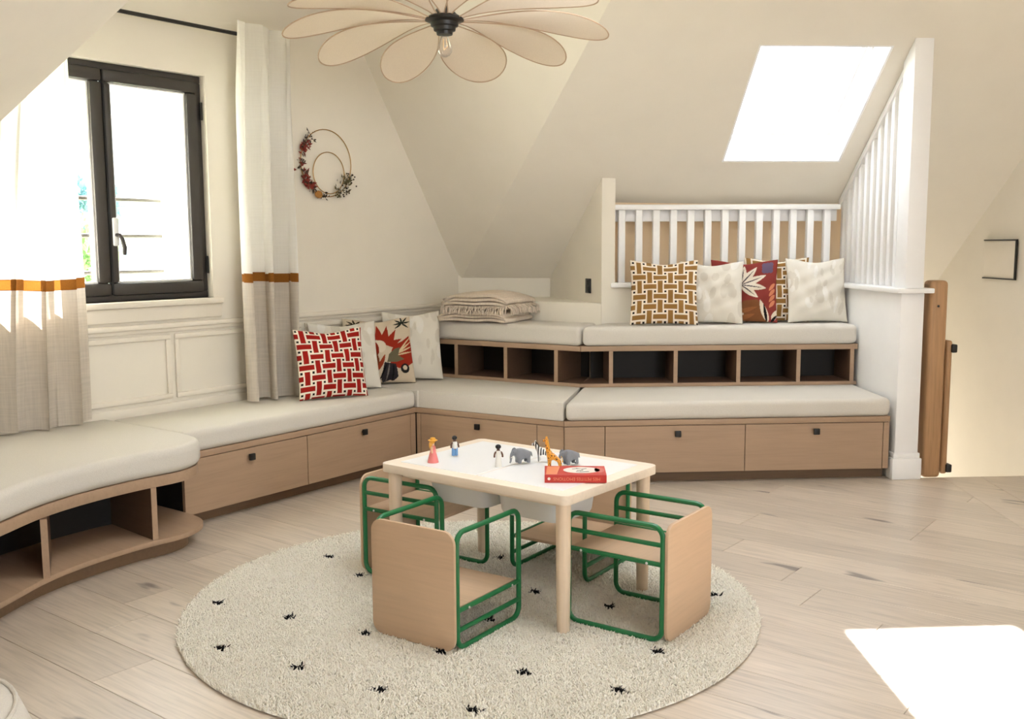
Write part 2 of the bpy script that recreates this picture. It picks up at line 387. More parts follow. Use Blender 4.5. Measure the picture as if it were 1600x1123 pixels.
# half wall behind the diagonal bench and its return (the end of which we see), tan wall behind the rails
NB = -5.943
b = MB().slab([CN(.95, NB, .3), CN(2.37, NB, .3), CN(2.37, NB, 1.005), CN(.95, NB, 1.005)], nn * -.17)
struct(b.build('wall_back', M['wall'], ang=0, rz=ROTC))
b = MB().slab([CN(.97, -6.115, -.1), CN(2.49, -6.115, -.1), CN(2.49, -6.115, z_slope(-6.115) + .02), CN(.97, -6.115, z_slope(-6.115) + .02)], nn * -.05)
struct(b.build('wall_recess', M['tan'], ang=0, rz=ROTC))
b = MB().slab([CN(2.366, -5.104, 0), CN(2.495, -5.104, 0), CN(2.495, -6.4, 0), CN(2.366, -6.4, 0)], (0, 0, 1.0))
struct(b.build('wall_return', M['white'], bev=.006, rz=ROTC))
b = MB()
b.slab([CN(2.35, -5.088, 0), CN(2.511, -5.088, 0), CN(2.511, -5.30, 0), CN(2.35, -5.30, 0)], (0, 0, .115))
b.slab([CN(2.358, -5.096, .115), CN(2.503, -5.096, .115), CN(2.503, -5.30, .115), CN(2.358, -5.30, .115)], (0, 0, .028))
struct(b.build('baseboard_return', M['white'], bev=.004, rz=ROTC))
# chair rail and wainscot frames on the left wall, window sill
b = MB().box((XW + .012, 3.2, .872), (.024, 3.56, .026)).box((XW + .006, 3.2, .85), (.012, 3.56, .022))
b.box((XW + .006, 2.98, .452), (.012, 3.12, .06))
struct(b.build('trim_2', M['cream_trim'], bev=.006))
for i, (y0, y1) in enumerate(((1.45, 2.0), (2.05, 2.855), (2.905, 3.70), (3.75, 4.50))):
    b = MB(); z0, z1, w = .515, .815, .026
    for (cy, cz, sy, sz) in (((y0+y1)/2, z0, y1-y0+w, w), ((y0+y1)/2, z1, y1-y0+w, w), (y0, (z0+z1)/2, w, z1-z0-w), (y1, (z0+z1)/2, w, z1-z0-w)):
        b.box((XW + .007, cy, cz), (.014, sy, sz))
    struct(b.build('trim_%d' % (i + 3), M['cream_trim'], bev=.005))
b = MB().box((XW - .01, 2.6, .985), (.09, 1.16, .03)).box((XW + .008, 2.6, .935), (.016, 1.16, .07))
struct(b.build('trim_7', M['cream_trim'], bev=.006))

# ------------------------------------------------------------------ floor of planks
floor = struct(MB().prism([(-4.7, -2.7), (3.3, -2.7), (3.3, 3), (-.3, 6.4), (-1.0, 5.9), tuple(CN(2.5, -5.125).xy), tuple(CN(2.45, -5.6).xy), tuple(CN(2.45, -6.9).xy), tuple(CN(-.1, -6.9).xy), (-4.7, 5.0)], -.04, -.016).build('floor', M['oak_dark'], ang=0))
def clip(poly, n, d):
    """keep the side n.p >= d"""
    out = []
    for i in range(len(poly)):
        a, c = Vector(poly[i]), Vector(poly[(i+1) % len(poly)]); da, dc = a.dot(n) - d, c.dot(n) - d
        if da >= 0: out.append(tuple(a))
        if da * dc < 0: out.append(tuple(a + (c - a) * (da / (da - dc))))
    return out
def parea(p): return abs(sum(p[k][0]*p[(k+1) % len(p)][1] - p[(k+1) % len(p)][0]*p[k][1] for k in range(len(p)))) / 2
n2d = Vector((nn.x, nn.y)); h2d = Vector((hd.x, hd.y))
e0 = Vector((-1.306, 5.459)); e1 = Vector((-.847, 4.78)); ld = (e1 - e0).normalized(); ln = Vector((-ld.y, ld.x)); ln = ln if ln.x > 0 else -ln
def plank(poly):
    if len(poly) < 3 or parea(poly) < .004: return
    cx = sum(p[0] for p in poly)/len(poly); cy = sum(p[1] for p in poly)/len(poly)
    ob = MB().prism(poly, -.015, 0.0).build('plank', M['plank'], None, bev=.0009, segs=1, ang=0, origin=Vector((cx, cy, 0)))
    ob.parent = floor
PW = .205; g = .0008; row = 0; y = -.62
while y < 5.7:
    x = -4.0 - random.random() * 1.4
    while x < 1.6:
        L = random.uniform(1.3, 2.1); r_ = [(x+g, y+g), (x+L-g, y+g), (x+L-g, y+PW-g), (x+g, y+PW-g)]
        if x + L > -4.45:
            p = clip(clip(r_, Vector((1, 0)), -4.45), -ln, -(ln.dot(e0)))
            p = clip(clip(p, n2d, -5.6), Vector((1, 0)), -4.45) if p else p
            # the stairwell starts right of the half wall
            if p:
                a = clip(p, n2d, -5.125); c = clip(clip(p, -n2d, 5.125), -h2d, -2.5)
                if a: plank(a)
                if c: plank(c)
        x += L
    y += PW
# landing boards beside the stairwell run along the landing edge
for k in range(6):
    o0 = e0 + ln * (k * PW) - ld * .9
    r_ = [tuple(o0 + ln*g), tuple(o0 + ld*2.9 + ln*g), tuple(o0 + ld*2.9 + ln*(PW-g)), tuple(o0 + ln*(PW-g))]
    plank(clip(clip(r_, n2d, -5.125), -h2d, -CW))

# ------------------------------------------------------------------ window in the left wall
win = struct(thing('window_1', None, None, (XW - .05, 2.6, 1.0), world=True))
FX = XW - .05
def frame_rect(x, y0, y1, z0, z1, w, d):
    q = MB()
    for (cy, cz, sy, sz) in (((y0+y1)/2, z0+w/2, y1-y0, w), ((y0+y1)/2, z1-w/2, y1-y0, w), (y0+w/2, (z0+z1)/2, w, z1-z0-2*w), (y1-w/2, (z0+z1)/2, w, z1-z0-2*w)):
        q.box((x, cy, cz), (d, sy, sz))
    return q
frame_rect(FX - .03, WY0, WY1, WZ0, WZ1, .035, .07).build('window_frame', M['anth'], win, bev=.004)
YM = 2.597
for (y0, y1) in ((WY0 + .028, YM - .003), (YM + .003, WY1 - .028)):
    wl_, wr_ = (.062, .066) if y0 < 2.5 else (.036, .066); z0, z1 = WZ0 + .028, WZ1 - .028; q = MB()
    for (a0, a1, c0, c1) in ((y0, y1, z0, z0+.062), (y0, y1, z1-.062, z1), (y0, y0+wl_, z0+.062, z1-.062), (y1-wr_, y1, z0+.062, z1-.062)): q.box((FX - .01, (a0+a1)/2, (c0+c1)/2), (.06, a1-a0, c1-c0))
    s_ = q.build('window_sash', M['anth'], win, bev=.014, segs=2)
    MB().box((FX - .012, (y0+wl_+y1-wr_)/2, (WZ0+WZ1)/2), (.02, y1-wr_-y0-wl_+.01, WZ1-WZ0-.17)).build('pane', M['glass'], s_, ang=0)
    frame_rect(FX - .014, y0+wl_-.003, y1-wr_+.003, WZ0+.087, WZ1-.087, .012, .034).build('pane_bead', M['bin'], s_, bev=.002)
MB().box((FX + .006, YM, (WZ0+WZ1)/2), (.03, .008, WZ1-WZ0-.07)).build('seal', M['groove'], win)
for zz in (1.17, 1.95): MB().box((FX + .022, WY1 - .012, zz), (.012, .014, .09)).build('hinge', M['black'], win, bev=.003)
h_ = MB().box((FX + .026, YM + .024, 1.335), (.014, .03, .135)).build('handle', M['bin'], win, bev=.006)
tag(h_, 'pale window handle plate with a dark lever')
MB().tube([(FX+.03, YM+.024, 1.32), (FX+.06, YM+.024, 1.32), (FX+.064, YM+.034, 1.30), (FX+.064, YM+.044, 1.26), (FX+.06, YM+.044, 1.225)], .009, 8, taper=[1, 1, 1.2, 1.3, 1]).build('lever', M['anth'], h_)
# guard rails outside
gd = thing('window_guard', 'thin dark horizontal guard bars outside the anthracite window', 'railing', (-4.92, 2.6, 1.1), world=True)
for zz in (1.130, 1.322, 1.514): MB().tube([(-4.92, 1.9, zz), (-4.92, 3.3, zz)], .011, 8).build('bar', M['anth'], gd)
for yy in (1.9, 3.3):
    MB().box((-4.89, yy, 1.32), (.06, .02, .44)).build('bracket', M['anth'], gd, bev=.003)

# ------------------------------------------------------------------ skylight
sky = struct(thing('window_2', None, None, tuple(S2((HC0+HC1)/2, (HN0+HN1)/2)), world=True))
up = (S2(0, HN1) - S2(0, HN0)).normalized()
def SK(c, s, o): return S2(c, HN0) + up * s + OUT2 * o
LEN = (S2(0, HN1) - S2(0, HN0)).length; e = .012
b = MB()
b.slab([SK(HC0, 0, .002), SK(HC0+e, 0, .002), SK(HC0+e, LEN, .002), SK(HC0, LEN, .002)], OUT2 * .24)
b.slab([SK(HC1-e, 0, .002), SK(HC1, 0, .002), SK(HC1, LEN, .002), SK(HC1-e, LEN, .002)], OUT2 * .24)
b.slab([SK(HC0+e, 0, .002), SK(HC1-e, 0, .002), SK(HC1-e, e, .002), SK(HC0+e, e, .002)], OUT2 * .24)
b.slab([SK(HC0+e, LEN-e, .002), SK(HC1-e, LEN-e, .002), SK(HC1-e, LEN, .002), SK(HC0+e, LEN, .002)], OUT2 * .24)
b.build('lining', M['white'], sky)
def sk_rect(i, w, o, d):
    q = MB(); a0, a1, s0, s1 = HC0+i, HC1-i, i, LEN-i
    for (p0, p1, t0, t1) in ((a0, a1, s0, s0+w), (a0, a1, s1-w, s1), (a0, a0+w, s0+w, s1-w), (a1-w, a1, s0+w, s1-w)):
        q.slab([SK(p0, t0, o), SK(p1, t0, o), SK(p1, t1, o), SK(p0, t1, o)], OUT2 * d)
    return q
sk_rect(.006, .03, .17, .075).build('window_frame', M['white'], sky, bev=.003)
sa = sk_rect(.034, .036, .19, .05).build('window_sash', M['white'], sky, bev=.004)
MB().slab([SK(HC0+.06, .06, .21), SK(HC1-.06, .06, .21), SK(HC1-.06, LEN-.06, .21), SK(HC0+.06, LEN-.06, .21)], OUT2 * .012).build('pane', M['glass'], sa, ang=0)

# ------------------------------------------------------------------ balustrades
br = thing('balustrade', 'low white balustrade with square spindles behind the right-hand cushions', 'railing', tuple(CN(1.67, -5.99, 1.0)), ROTC, world=True)
b = MB().slab([CN(.955, -5.918, 1.006), CN(2.33, -5.918, 1.006), CN(2.33, -6.06, 1.006), CN(.99, -6.06, 1.006)], (0, 0, .028)); b.build('sill', M['white'], br, bev=.005)
MB().slab([CN(.984, -5.96, 1.468), CN(2.366, -5.96, 1.468), CN(2.366, -6.05, 1.468), CN(.992, -6.05, 1.468)], (0, 0, .032)).build('handrail', M['white'], br, bev=.005)
MB().slab([CN(.99, -6.02, 1.40), CN(2.366, -6.02, 1.40), CN(2.366, -6.05, 1.40), CN(.992, -6.05, 1.40)], (0, 0, .068)).build('rail_beam', M['white'], br, bev=.003)
for k in range(13):
    c0 = 1.03 + k * .1052
    MB().slab([CN(c0-.02, -5.975, 1.033), CN(c0+.02, -5.975, 1.033), CN(c0+.02, -6.015, 1.033), CN(c0-.02, -6.015, 1.033)], (0, 0, .435)).build('spindle', M['white'], br, bev=.003)
bs = thing('balustrade', 'tall white balustrade rising to the roof slope on the return wall beside the stairs', 'railing', tuple(CN(2.43, -5.6, 1.0)), ROTC, world=True)
MB().slab([CN(2.335, -5.075, 1.0), CN(2.535, -5.075, 1.0), CN(2.535, -6.1, 1.0), CN(2.335, -6.1, 1.0)], (0, 0, .026)).build('sill', M['white'], bs, bev=.005)
def raked(c0, c1, n0, n1, zb, top=-.002):
    q = MB(); q.slab([CN(c0, n0, zb), CN(c1, n0, zb), CN(c1, n1, zb), CN(c0, n1, zb)], (0, 0, .5))
    for v in q.v:
        if v.z > zb + .1: v.z = z_slope(v.dot(nn)) + top
    return q
raked(2.385, 2.485, -5.23, -5.10, 1.026).build('post', M['white'], bs, bev=.004)
q = MB()
for (c0, c1, n0, n1) in ((2.40, 2.46, -6.09, -5.23),):
    q.slab([CN(c0, n0, z_slope(n0) - .045), CN(c0, n1, z_slope(n1) - .045), CN(c0, n1, z_slope(n1) - .002), CN(c0, n0, z_slope(n0) - .002)], hd * (c1 - c0))
q.build('raking_rail', M['white'], bs, bev=.003)
for k in range(10):
    n0 = -5.305 - k * .083
    raked(2.41, 2.45, n0 - .017, n0 + .017, 1.026, -.045).build('spindle', M['white'], bs, bev=.003)

# ------------------------------------------------------------------ newel post, gate, stair light
nw = thing('newel_post', 'square oak newel post standing at the head of the stairs beside the white return wall', 'post', tuple(CN(2.585, -5.165)), ROTC, world=True)
MB().slab([CN(2.535, -5.115, 0), CN(2.632, -5.115, 0), CN(2.632, -5.215, 0), CN(2.535, -5.215, 0)], (0, 0, 1.065)).build('shaft', M['newel'], nw, bev=.022, segs=4)
for zz in (.93,): MB().lathe([(.006, 0), (.006, .004)], 10, CN(2.575, -5.113, zz), Matrix.Rotation(R(90), 3, hd)).build('dowel', M['oak_black_shade'], nw)
gt = thing('stair_gate', 'narrow oak gate leaf folded against the newel post by the stairs', 'gate', tuple(CN(2.665, -5.20)), ROTC, world=True)
MB().slab([CN(2.650, -5.15, .012), CN(2.685, -5.15, .012), CN(2.685, -5.75, .012), CN(2.650, -5.75, .012)], (0, 0, .73)).build('leaf', M['newel'], gt, bev=.012, segs=3)
for zz in (.045, .70): MB().box(CN(2.69, -5.16, zz), (.03, .05, .045), ROTC).build('hinge', M['black'], gt, bev=.006)
pl_ = thing('wall_light', 'flat pale wall light with a thin black edge on the stairwell wall', 'wall light', tuple(CN(3.36, -5.96, 1.16)), ROTC, world=True)
MB().slab([CN(3.376, -5.785, 1.045), CN(3.376, -6.14, 1.045), CN(3.376, -6.14, 1.275), CN(3.376, -5.785, 1.275)], hd * .012).build('panel', M['cream_trim'], pl_, bev=.002)
b = MB()
b.slab([CN(3.370, -5.785, 1.038), CN(3.370, -6.14, 1.038), CN(3.370, -6.14, 1.046), CN(3.370, -5.785, 1.046)], hd * .012)
b.slab([CN(3.370, -5.785, 1.274), CN(3.370, -6.14, 1.274), CN(3.370, -6.14, 1.282), CN(3.370, -5.785, 1.282)], hd * .012)
b.slab([CN(3.370, -5.776, 1.038), CN(3.370, -5.786, 1.038), CN(3.370, -5.786, 1.282), CN(3.370, -5.776, 1.282)], hd * .012)
b.build('edge_band', M['black'], pl_)
# black wall switch on the cheek wall
cd = (pier_l - cheek).normalized(); cn_ = Vector((cd.y, -cd.x, 0)); cn_ = cn_ if cn_.dot(Vector((-.5, -1, 0))) > 0 else -cn_
sp = Vector((-3.407, 5.155, 0)); sp = cheek + cd * (sp - cheek).dot(cd)
sw = thing('wall_switch', 'small black double switch plate on the cheek wall beside the balustrade', 'switch', tuple(sp + Vector((0, 0, 1.01))), world=True)
MB().box(sp + cn_ * .005 + Vector((0, 0, 1.01)), (.072, .010, .09), math.atan2(cd.y, cd.x)).build('plate', M['black'], sw, bev=.003)
for dz in (-.02, .02): MB().box(sp + cn_ * .011 + Vector((0, 0, 1.01 + dz)), (.04, .006, .032), math.atan2(cd.y, cd.x)).build('rocker', M['black'], sw, bev=.002)

# ------------------------------------------------------------------ benches
A0 = Vector((-3.822, 2.52)); A1 = Vector((-3.878, 4.080)); A2 = Vector((-2.936, 4.211)); A3 = Vector((-1.622, 5.368))
def seg(a, b_):
    d = (b_ - a).normalized(); n = Vector((d.y, -d.x)); return d, n
def P2(a, d, n, t, k): q = a + d * t + n * k; return (q.x, q.y)
def oriented(ob_mb, a, d): return ob_mb
def bench(name, label, a, b_, back, pieces, grp, n_flip=False):
    """pieces: (t0, t1, 'drawer'|'filler', knob_t)"""
    d, n = seg(a, b_)
    mid = (a + b_) / 2
    if n_flip: n = -n
    root = thing(name, label, 'bench', (mid.x, mid.y, 0), math.atan2(d.y, d.x), grp, world=True); L = (b_ - a).length
    poly = [P2(a, d, n, 0, 0), P2(a, d, n, L, 0)] + back
    inner = [P2(a, d, n, .001, -.02), P2(a, d, n, L-.001, -.02)] + back
    kick = [P2(a, d, n, 0, -.075), P2(a, d, n, L, -.075), P2(a, d, n, L, -.095), P2(a, d, n, 0, -.095)]
    MB().prism(inner, .066, .316).build('carcass', M['oak_black_shade'], root)
    MB().prism(poly, .316, .345).build('top_board', M['oak'], root, bev=.0015)
    MB().prism(kick, 0, .066).build('kick_board', M['oak_dark'], root)
    for (t0, t1, kind, kt) in pieces:
        o = MB().prism([P2(a, d, n, t0+.0018, 0), P2(a, d, n, t1-.0018, 0), P2(a, d, n, t1-.0018, -.019), P2(a, d, n, t0+.0018, -.019)], .062, .3125)
        f_ = o.build('drawer' if kind == 'drawer' else 'filler_panel', M['oak'], root, bev=.001, segs=1)
        if kt is not None:
            c = a + d * kt
            kb = MB().box((c.x + n.x*.006, c.y + n.y*.006, .272), (.014, .014, .014), math.atan2(d.y, d.x))
            kb.box((c.x + n.x*.019, c.y + n.y*.019, .272), (.032, .014, .032), math.atan2(d.y, d.x)); kb.build('knob', M['black'], f_, bev=.003)
    return root
WBK = -4.405
bench('bench_unit', 'oak bench run with two drawers under the window wall', A0, A1, [(WBK, 4.09), (WBK, 2.512)],
      [(.0, .735, 'drawer', .37), (.735, 1.515, 'drawer', 1.13), (1.515, 1.56, 'filler', None)], 'oak bench units')
bench('bench_unit', 'short oak bench unit with one drawer in the corner under the folded throw', A1 + Vector((.002, .002)), A2 - Vector((.002, 0)), [(-3.15, 4.80), (WBK, 4.62), (WBK, 4.094)],
      [(.0, .03, 'filler', None), (.03, .785, 'drawer', .42), (.785, .945, 'filler', None)], 'oak bench units')
bench('bench_unit', 'diagonal oak bench unit with two drawers below the balustrade', A2, A3, [tuple(CN(2.36, -5.70).xy), (-3.146, 4.80)],
      [(.0, .215, 'filler', None), (.215, .965, 'drawer', .60), (.965, 1.715, 'drawer', 1.345), (1.715, 1.75, 'filler', None)], 'oak bench units')

# seat cushions ------------------------------------------------------
def cushion(label, poly, z0, z1, bev=.028, rz=0.0):
    cx = sum(p[0] for p in poly)/len(poly); cy = sum(p[1] for p in poly)/len(poly)
    q = MB().prism(poly, z0, z1)
    root = tag(q.build('seat_cushion', M['cushion'], None, bev=bev, segs=5, ang=60, origin=Vector((cx, cy, z0)), rz=rz), label, 'cushion', 'fitted bench cushions')
    # crown the top a little and add the piping seam
    me = root.data
    return root
def offs(a, b_, k):
    d, n = seg(a, b_); return a + n*k, b_ + n*k
def jx(p, q, x=None): return (p.x, p.y)
oA0, oA1 = offs(A0, A1, .012); oA1b, oA2 = offs(A1, A2, .012); oA2b, oA3 = offs(A2, A3, .012)
cA = (oA1.x, oA1.y); jA = ((oA2.x + oA2b.x)/2, (oA2.y + oA2b.y)/2)
U1 = Vector((-4.40, 4.582)); U2 = Vector((-3.180, 4.725)); U3 = Vector((-1.946, 5.772))
ZL = .443
cushion('long oatmeal cushion on the window bench', [(oA0.x, 2.515), (oA1.x, oA1.y - .006), (WBK, 4.075), (WBK, 2.515)], .346, ZL)
cushion('oatmeal corner cushion on the short lower bench', [(oA1.x + .004, oA1.y + .004 + .005), (jA[0] - .005, jA[1] + .002), (U2.x - .030, U2.y + .045), (WBK, 4.63), (WBK, 4.083), (oA1.x, 4.083)], .346, ZL)
cushion('oatmeal cushion on the diagonal lower bench', [(jA[0] + .006, jA[1] + .002), (oA3.x - .004, oA3.y + .004), tuple(CN(2.36, -5.70).xy), (U2.x - .022, U2.y + .050)], .346, ZL, rz=ROTC)

# upper cubby benches -------------------------------------------------
def cubby(label, a, b_, back, ts, dep=.30, b0=0.0, b1=0.0, grp='oak cubby units'):
    d, n = seg(a, b_); L = (b_ - a).length; mid = (a + b_)/2
    root = thing('cubby_unit', label, 'bench', (mid.x, mid.y, .445), math.atan2(d.y, d.x), grp, world=True)
    poly = [P2(a, d, n, 0, 0), P2(a, d, n, L, 0)] + back
    MB().prism(poly, .652, .682).build('top_board', M['oak'], root, bev=.0015)
    MB().prism(poly, .4435, .463).build('bottom_board', M['oak'], root, bev=.001)
    MB().prism([P2(a, d, n, b0, -dep), P2(a, d, n, L-b1, -dep), P2(a, d, n, L-b1, -dep-.01), P2(a, d, n, b0, -dep-.01)], .463, .652).build('back_panel', M['oak_black_shade'], root)  # back coloured near-black as painted shade
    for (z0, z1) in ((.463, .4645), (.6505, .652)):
        MB().prism([P2(a, d, n, .0, -.012), P2(a, d, n, L, -.012), P2(a, d, n, L-b1, -dep), P2(a, d, n, b0, -dep)], z0, z1).build('shade_liner', M['oak_shaded'], root)  # thin dark sheets added to paint shade on floor and top of the pigeonholes
    for t in ts:
        MB().prism([P2(a, d, n, t-.011, -.002), P2(a, d, n, t+.011, -.002), P2(a, d, n, t+.011, -dep), P2(a, d, n, t-.011, -dep)], .463, .652).build('divider', M['oak_shaded'], root, bev=.001, segs=1)
        MB().prism([P2(a, d, n, t-.0115, 0), P2(a, d, n, t+.0115, 0), P2(a, d, n, t+.0115, -.004), P2(a, d, n, t-.0115, -.004)], .463, .652).build('unshaded_edge', M['oak'], root.children[-1])  # front edge in plain oak, free of the divider's painted shade
    return root
d1, n1 = seg(U1, U2); d2, n2_ = seg(U2, U3)
tt = lambda p, a, d: (Vector(p) - a).dot(d)
cubby('oak cubby unit with open pigeonholes below the folded throw', U1, U2 - d1*.002, [(-3.303, 4.999), (-4.40, 4.955)],
      [tt((-4.043, 4.624), U1, d1), tt((-3.686, 4.666), U1, d1), tt((-3.342, 4.707), U1, d1)], b1=.10)
cubby('diagonal oak cubby unit with four open pigeonholes below the balustrade', U2, U3, [tuple(CN(2.36, -5.935).xy), (-3.303, 4.999)],
      [tt((-3.046, 4.839), U2, d2), tt((-2.759, 5.082), U2, d2), tt((-2.479, 5.320), U2, d2), tt((-2.210, 5.548), U2, d2), tt(U3, U2, d2) - .03], dep=.255, b0=.09)
oU1, oU2 = offs(U1, U2, .014); oU2b, oU3 = offs(U2, U3, .014); jU = ((oU2.x+oU2b.x)/2, (oU2.y+oU2b.y)/2)
cushion('oatmeal cushion on the upper tier carrying the folded throw', [(-4.412, oU1.y), (jU[0]-.005, jU[1]), (-3.265, 5.035), (-4.412, 4.952)], .683, .795)
cushion('oatmeal cushion on the upper tier below the balustrade', [(jU[0]+.005, jU[1]+.003), tuple((oU3 - d2*.006).to_tuple()), tuple(CN(2.355, -5.93).xy), tuple(CN(.925, -5.93).xy)], .683, .795, rz=ROTC)

# curved bench at the left -------------------------------------------
def cr(pts, n=6):
    out = []; P = [Vector(p) for p in pts]; P = [P[0]*2-P[1]] + P + [P[-1]*2-P[-2]]
    for i in range(1, len(P)-2):
        for k in range(n):
            t = k/n; a, b_, c, d = P[i-1:i+3]
            out.append(tuple((.5*((2*b_) + (c-a)*t + (2*a-5*b_+4*c-d)*t*t + (3*b_-a-3*c+d)*t**3)).to_tuple()))
    out.append(tuple(P[-2].to_tuple())); return out
CUR = [(-2.86, .78), (-3.06, 1.05), (-3.24, 1.32), (-3.345, 1.50), (-3.455, 1.70), (-3.515, 1.90), (-3.54, 2.12), (-3.535, 2.30), (-3.575, 2.41), (-3.66, 2.48), (-3.79, 2.502)]
front = cr(CUR, 5)
def inset(poly, k):
    out = []
    for i, p in enumerate(poly):
        a = Vector(poly[max(i-1, 0)]); c = Vector(poly[min(i+1, len(poly)-1)]); d = (c-a).normalized(); out.append((p[0] - d.y*k*1, p[1] + d.x*k*1))
    return out
knee = lambda s: (-4.42 + .75*s + .05, 1.40 - .6615*s + .05)
backp = [(WBK, 2.502), (WBK, 1.50), knee(.3), knee(1.2)]
rb = thing('curved_bench', 'curved oak bench with open pigeonholes at the left end of the window wall', 'bench', (-3.8, 1.9, 0), 0, None, world=True)
def ccw_inset(k): return inset(front, -k) if Vector(inset(front, .1)[10]).x > front[10][0] else inset(front, k)
def front_in(k): return [(p) for p in ccw_inset(k)]
MB().prism(front_in(0) + backp, .302, .345).build('top_board', M['oak'], rb, bev=.0015)
MB().prism(front_in(-.012) + backp, .066, .086).build('base_shelf', M['oak'], rb, bev=.0015)
MB().prism(front_in(.05) + backp, 0, .066).build('kick_board', M['oak_dark'], rb)
bk = front_in(.36)
MB().prism([p for p in front_in(.36)[:36]] + [p for p in front_in(.38)[:36]][::-1], .086, .302).build('back_panel', M['oak_black_shade'], rb)  # near-black colour paints the shade behind the openings
for (x_, y_, ang) in ((-3.435, 1.69, R(152)), (-3.545, 2.195, R(176)), (-3.20, 1.22, R(148))):
    dx, dy = math.cos(ang), math.sin(ang)
    MB().box((x_ + dx*.18, y_ + dy*.18, .194), (.36, .022, .216), ang).build('divider', M['oak_shaded'], rb, bev=.001, segs=1)  # divider darkened with painted shade, only its front edge stays oak
    MB().box((x_ - dx*.001, y_ - dy*.001, .194), (.004, .023, .216), ang).build('unshaded_edge', M['oak'], rb.children[-1])
cushion('rounded oatmeal cushion on the curved bench at the left', front_in(-.012) + backp, .346, .452, bev=.032)
rc_ = bpy.data.objects['seat_cushion.005']; q = MB().tube([(p[0], p[1], .4445) for p in front_in(.006)[:-1]], .0035, 6)
q.build('piping', M['cushion'], None, origin=rc_.location.copy()).parent = rc_; rc_.children[0].location = (0, 0, 0)

# ------------------------------------------------------------------ curtains
def curtain(label, y0t, y1t, y0b, y1b, zt, zb, folds, ph, xt, amp=.035, cb=1.10, fy=.012):
    root = thing('curtain', label, 'curtain', (xt, (y0b+y1b)/2, zb), 0, 'linen window curtains', world=True)
    NS = 150
    def sheet(name, m, za, zc, nz, off=0.0):
        q = MB()
        for j in range(nz+1):
            z = za + (zc-za)*j/nz; f = (z - zb)/(zt - zb)
            a0 = y0b + (y0t-y0b)*f**1.3; a1 = y1b + (y1t-y1b)*f**1.3
            for i in range(NS+1):
                s = i/NS
                w = math.sin(2*math.pi*(folds*s + ph + .15*math.sin(3*s + 2*f)))
                w2 = math.sin(2*math.pi*(folds*1.9*s + ph*2.3 + .3*f))
                pin = 1 - .5*max(0, (f-.86)/.14)
                x = xt + .022*max(0, (f-.8)/.2) + (amp*(1 - .25*f)*w + .35*amp*w2*(1-f*.5))*pin + off
                y = a0 + (a1-a0)*s + fy*pin*math.sin(4*math.pi*(folds*s + ph + .15*math.sin(3*s + 2*f)))
                q.v.append(Vector((x, y, z + .006*math.sin(7*s + ph))))
        for j in range(nz):
            for i in range(NS):
                k = j*(NS+1)+i; q.f.append((k, k+1, k+NS+2, k+NS+1))
        ob = q.build(name, m, root, ang=80)
        return ob
    sheet('upper_panel', M['sheer'], cb + .02, zt, 26)
    sheet('lower_panel', M['linen'], zb, cb - .02, 16)
    sheet('band', M['ochre'], cb - .024, cb + .024, 2, .0015)
    return root
curtain('right-hand two-tone curtain hanging beside the wreath', 3.232, 3.59, 3.215, 3.615, 2.392, .452, 2.7, .1, -4.300, .074, 1.098, .030)
curtain('left-hand two-tone curtain glowing in the sun, partly outside the picture', 2.14, 2.35, 1.93, 2.40, 2.33, .462, 3.2, .55, -4.325, .036, 1.098)
def bulb_glass():
    t = NT('clear_bulb_glass'); tr = t.add('ShaderNodeBsdfTransparent'); gl = t.add('ShaderNodeBsdfGlossy'); gl.inputs['Roughness'].default_value = 0.03
    lw = t.add('ShaderNodeLayerWeight'); lw.inputs['Blend'].default_value = 0.22; mx = t.add('ShaderNodeMixShader')
    t.link(lw.outputs['Facing'], mx.inputs[0]); t.link(tr.outputs[0], mx.inputs[1]); t.link(gl.outputs[0], mx.inputs[2]); t.link(mx.outputs[0], t.n['Material Output'].inputs[0]); return t.m
M['bulb'] = bulb_glass()
rod = thing('curtain_rod', 'thin black curtain rod above the anthracite window', 'curtain rod', (-4.33, 2.85, 2.35), world=True)
MB().tube([(-4.358, 2.14, 2.35), (-4.358, 3.56, 2.35)], .010, 10).build('rod', M['black'], rod)
for yy in (2.2, 3.5):
    MB().tube([(-4.358, yy, 2.35), (-4.425, yy, 2.35)], .007, 8).lathe([(.02, 0), (.02, .006)], 12, (-4.42, yy, 2.35), Matrix.Rotation(R(90), 3, 'Y')).build('bracket', M['black'], rod)

